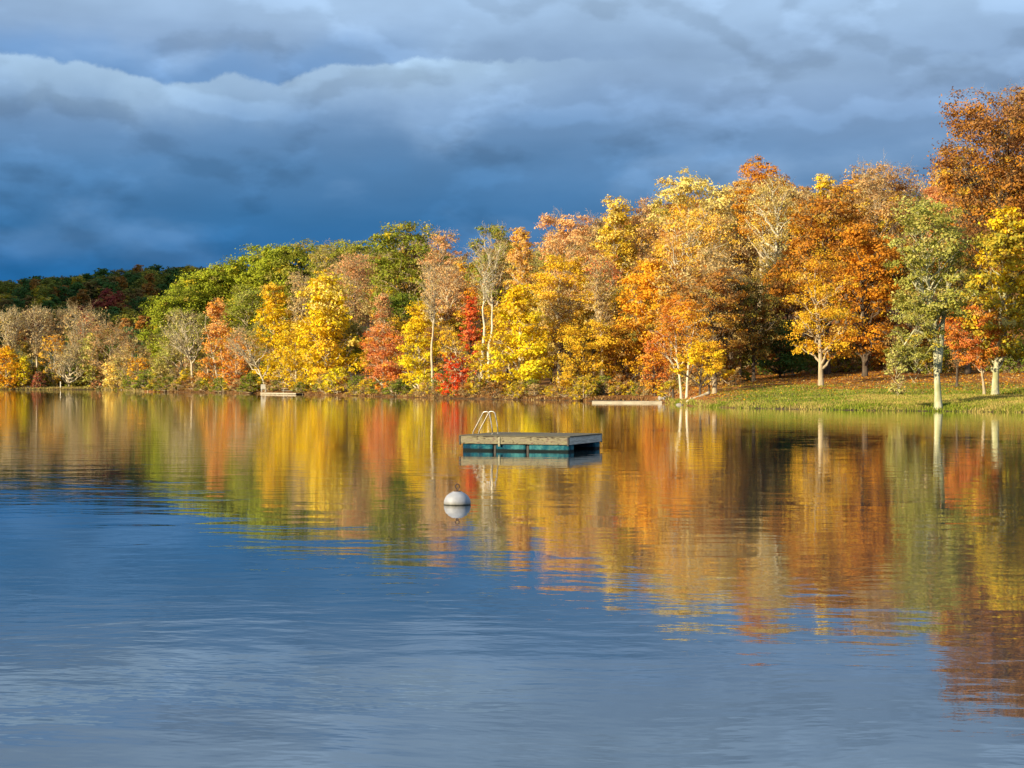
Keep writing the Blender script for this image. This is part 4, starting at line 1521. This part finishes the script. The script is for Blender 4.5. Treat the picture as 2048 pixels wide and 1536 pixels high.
def stump(px, s, h, r, label, bark, topcut=True):
    D = float(shore(px)) + s * K
    x = (px - 1024) / F * D
    z = H(x, D)
    root = empty('tree_stump', (x, D, z))
    tag(root, label, 'stump')
    m = MB()
    k = 16
    rows = []
    for i, t in enumerate(np.linspace(0, 1, 8)):
        rr = r * (1 + .55 * (1 - t) ** 4)
        rows.append([(rr * (1 + .09 * math.sin(j * 2.1 + i * .4)) * math.cos(2 * math.pi * j / k), rr * (1 + .09 * math.cos(j * 1.7)) * math.sin(2 * math.pi * j / k),
                      -.2 + t * (h + .2) + (.06 * h * math.sin(j * 1.1) if i == 7 else 0)) for j in range(k)])
    vs = [q for r_ in rows for q in r_]
    fs = [(i * k + j, i * k + (j + 1) % k, (i + 1) * k + (j + 1) % k, (i + 1) * k + j) for i in range(7) for j in range(k)]
    fs.append(tuple(7 * k + j for j in range(k)))
    m.add(vs, fs)
    m.build('stump_body', BARK[bark], root, smooth=True)


stump(1429, 10, 1.6, .22, 'broken grey stump standing on the leafy slope behind the fallen log', 'grey')
stump(1346, 3.5, .9, .14, 'small dark reddish stump beside the two pale trunks', 'dark')
stump(1418, 10.5, .8, .10, 'thin short stump next to the broken grey stump', 'dark')


def table(name, label, px, D, rz, scale, top_m, leg_m):
    x = (px - 1024) / F * D
    root = empty(name, (x, D, H(x, D)), rz, scale)
    tag(root, label, 'table')
    for i in range(5):
        m = MB()
        m.box((0, -.30 + .15 * i, .75), (1.8, .135, .04))
        m.build('top_board', top_m, root)
    for sy in (-1, 1):
        m = MB()
        m.box((0, sy * .62, .44), (1.8, .24, .04))
        m.build('bench', top_m, root)
    for sx in (-.65, .65):
        m = MB()
        m.box((sx, 0, .40), (.07, 1.3, .08))
        m.build('cross_bar', leg_m, root)
        for sy in (-1, 1):
            m = MB()
            m.tube([(sx, sy * .6, -.05), (sx, sy * .22, .73)], .045, 4)
            m.build('leg', leg_m, root)


table('picnic_table', 'white picnic table standing on the shore behind the white jetty', 575, float(shore(575)) + .6, RAD(8), 1.35, WPAINT, WPAINT)
GREENP = simple('pale_green_paint', (.30, .52, .38), (.38, .60, .44), 5, .7)
table('picnic_table', 'pale green picnic table in the deep shade of the wood', 1578, float(shore(1578)) + 30 * K, RAD(0), .8, GREENP, BLACK)


def cooler():
    D = 211.5 * K
    p = at(526, 785, D)
    root = empty('white_chair', (p.x, p.y + .7, .44), RAD(20))
    tag(root, 'white chair standing at the outer end of the white jetty', 'chair')
    for nm, c, sz in (('seat', (0, 0, .62), (.95, .85, .06)), ('backrest', (0, .42, 1.15), (.95, .06, 1.0))):
        m = MB()
        m.box(c, sz)
        m.build(nm, WPAINT, root)
    for sx in (-.42, .42):
        m = MB()
        m.box((sx * 1.1, 0, .88), (.12, .95, .05))
        m.build('armrest', WPAINT, root)
        for sy in (-.38, .38):
            m = MB()
            m.box((sx, sy, .3), (.08, .08, .60))
            m.build('leg', WPAINT, root)


cooler()


def post(px, s, h, label):
    D = float(shore(px)) + s * K
    x = (px - 1024) / F * D
    m = MB()
    m.box((0, 0, h / 2 - .1), (.28, .28, h))
    m.box((0, 0, h - .05), (.36, .36, .12))
    o = m.build('white_post', WPAINT, None, (x, D, H(x, D)))
    tag(o, label, 'post')


post(121, 1.2, 2.6, 'white post at the water on the far bank by the short-trunked bare tree')


def rock(px, s, r, label, m_, flat=.6, seed=1, name='rock'):
    D = float(shore(px)) + s * K
    x = (px - 1024) / F * D
    rng = np.random.default_rng(seed)
    k1, k2 = 14, 8
    u = np.linspace(0, 2 * np.pi, k1, endpoint=False)
    v = np.linspace(.05, np.pi - .05, k2)
    uu, vv = np.meshgrid(u, v)
    d_ = np.stack([np.cos(uu) * np.sin(vv), np.sin(uu) * np.sin(vv), np.cos(vv) * flat], -1)
    f = 1 + .16 * vnoise(d_[..., 0] * 3 + seed, d_[..., 1] * 3 + d_[..., 2] * 3, seed)
    V = (d_ * f[..., None] * r).reshape(-1, 3)
    i = np.arange((k2 - 1) * k1)
    a = i
    b = (i // k1) * k1 + (i % k1 + 1) % k1
    me = np_mesh(name, V, np.stack([a, a + k1, b + k1, b], 1), m_)
    o = link(name, me, None, (x, D, max(H(x, D), -.1) + r * flat * .3))
    tag(o, label, 'rock')


STONE = simple('grey_stone', (.22, .20, .17), (.42, .39, .34), 4, .9, .01)
rock(57, 2.5, .9, 'white boulder on the far bank under the yellow-green tree', WPAINT, .8, 2)
rock(1360, -.4, .45, 'flat pale rock at the waterline before the two pale trunks', STONE, .4, 3)
rock(1324, .6, .5, 'grey rock at the end of the white dock', STONE, .7, 4)
rock(1332, .9, .35, 'smaller grey rock beside the grey rock at the dock end', STONE, .8, 5)

print('TRIS', TRIS)
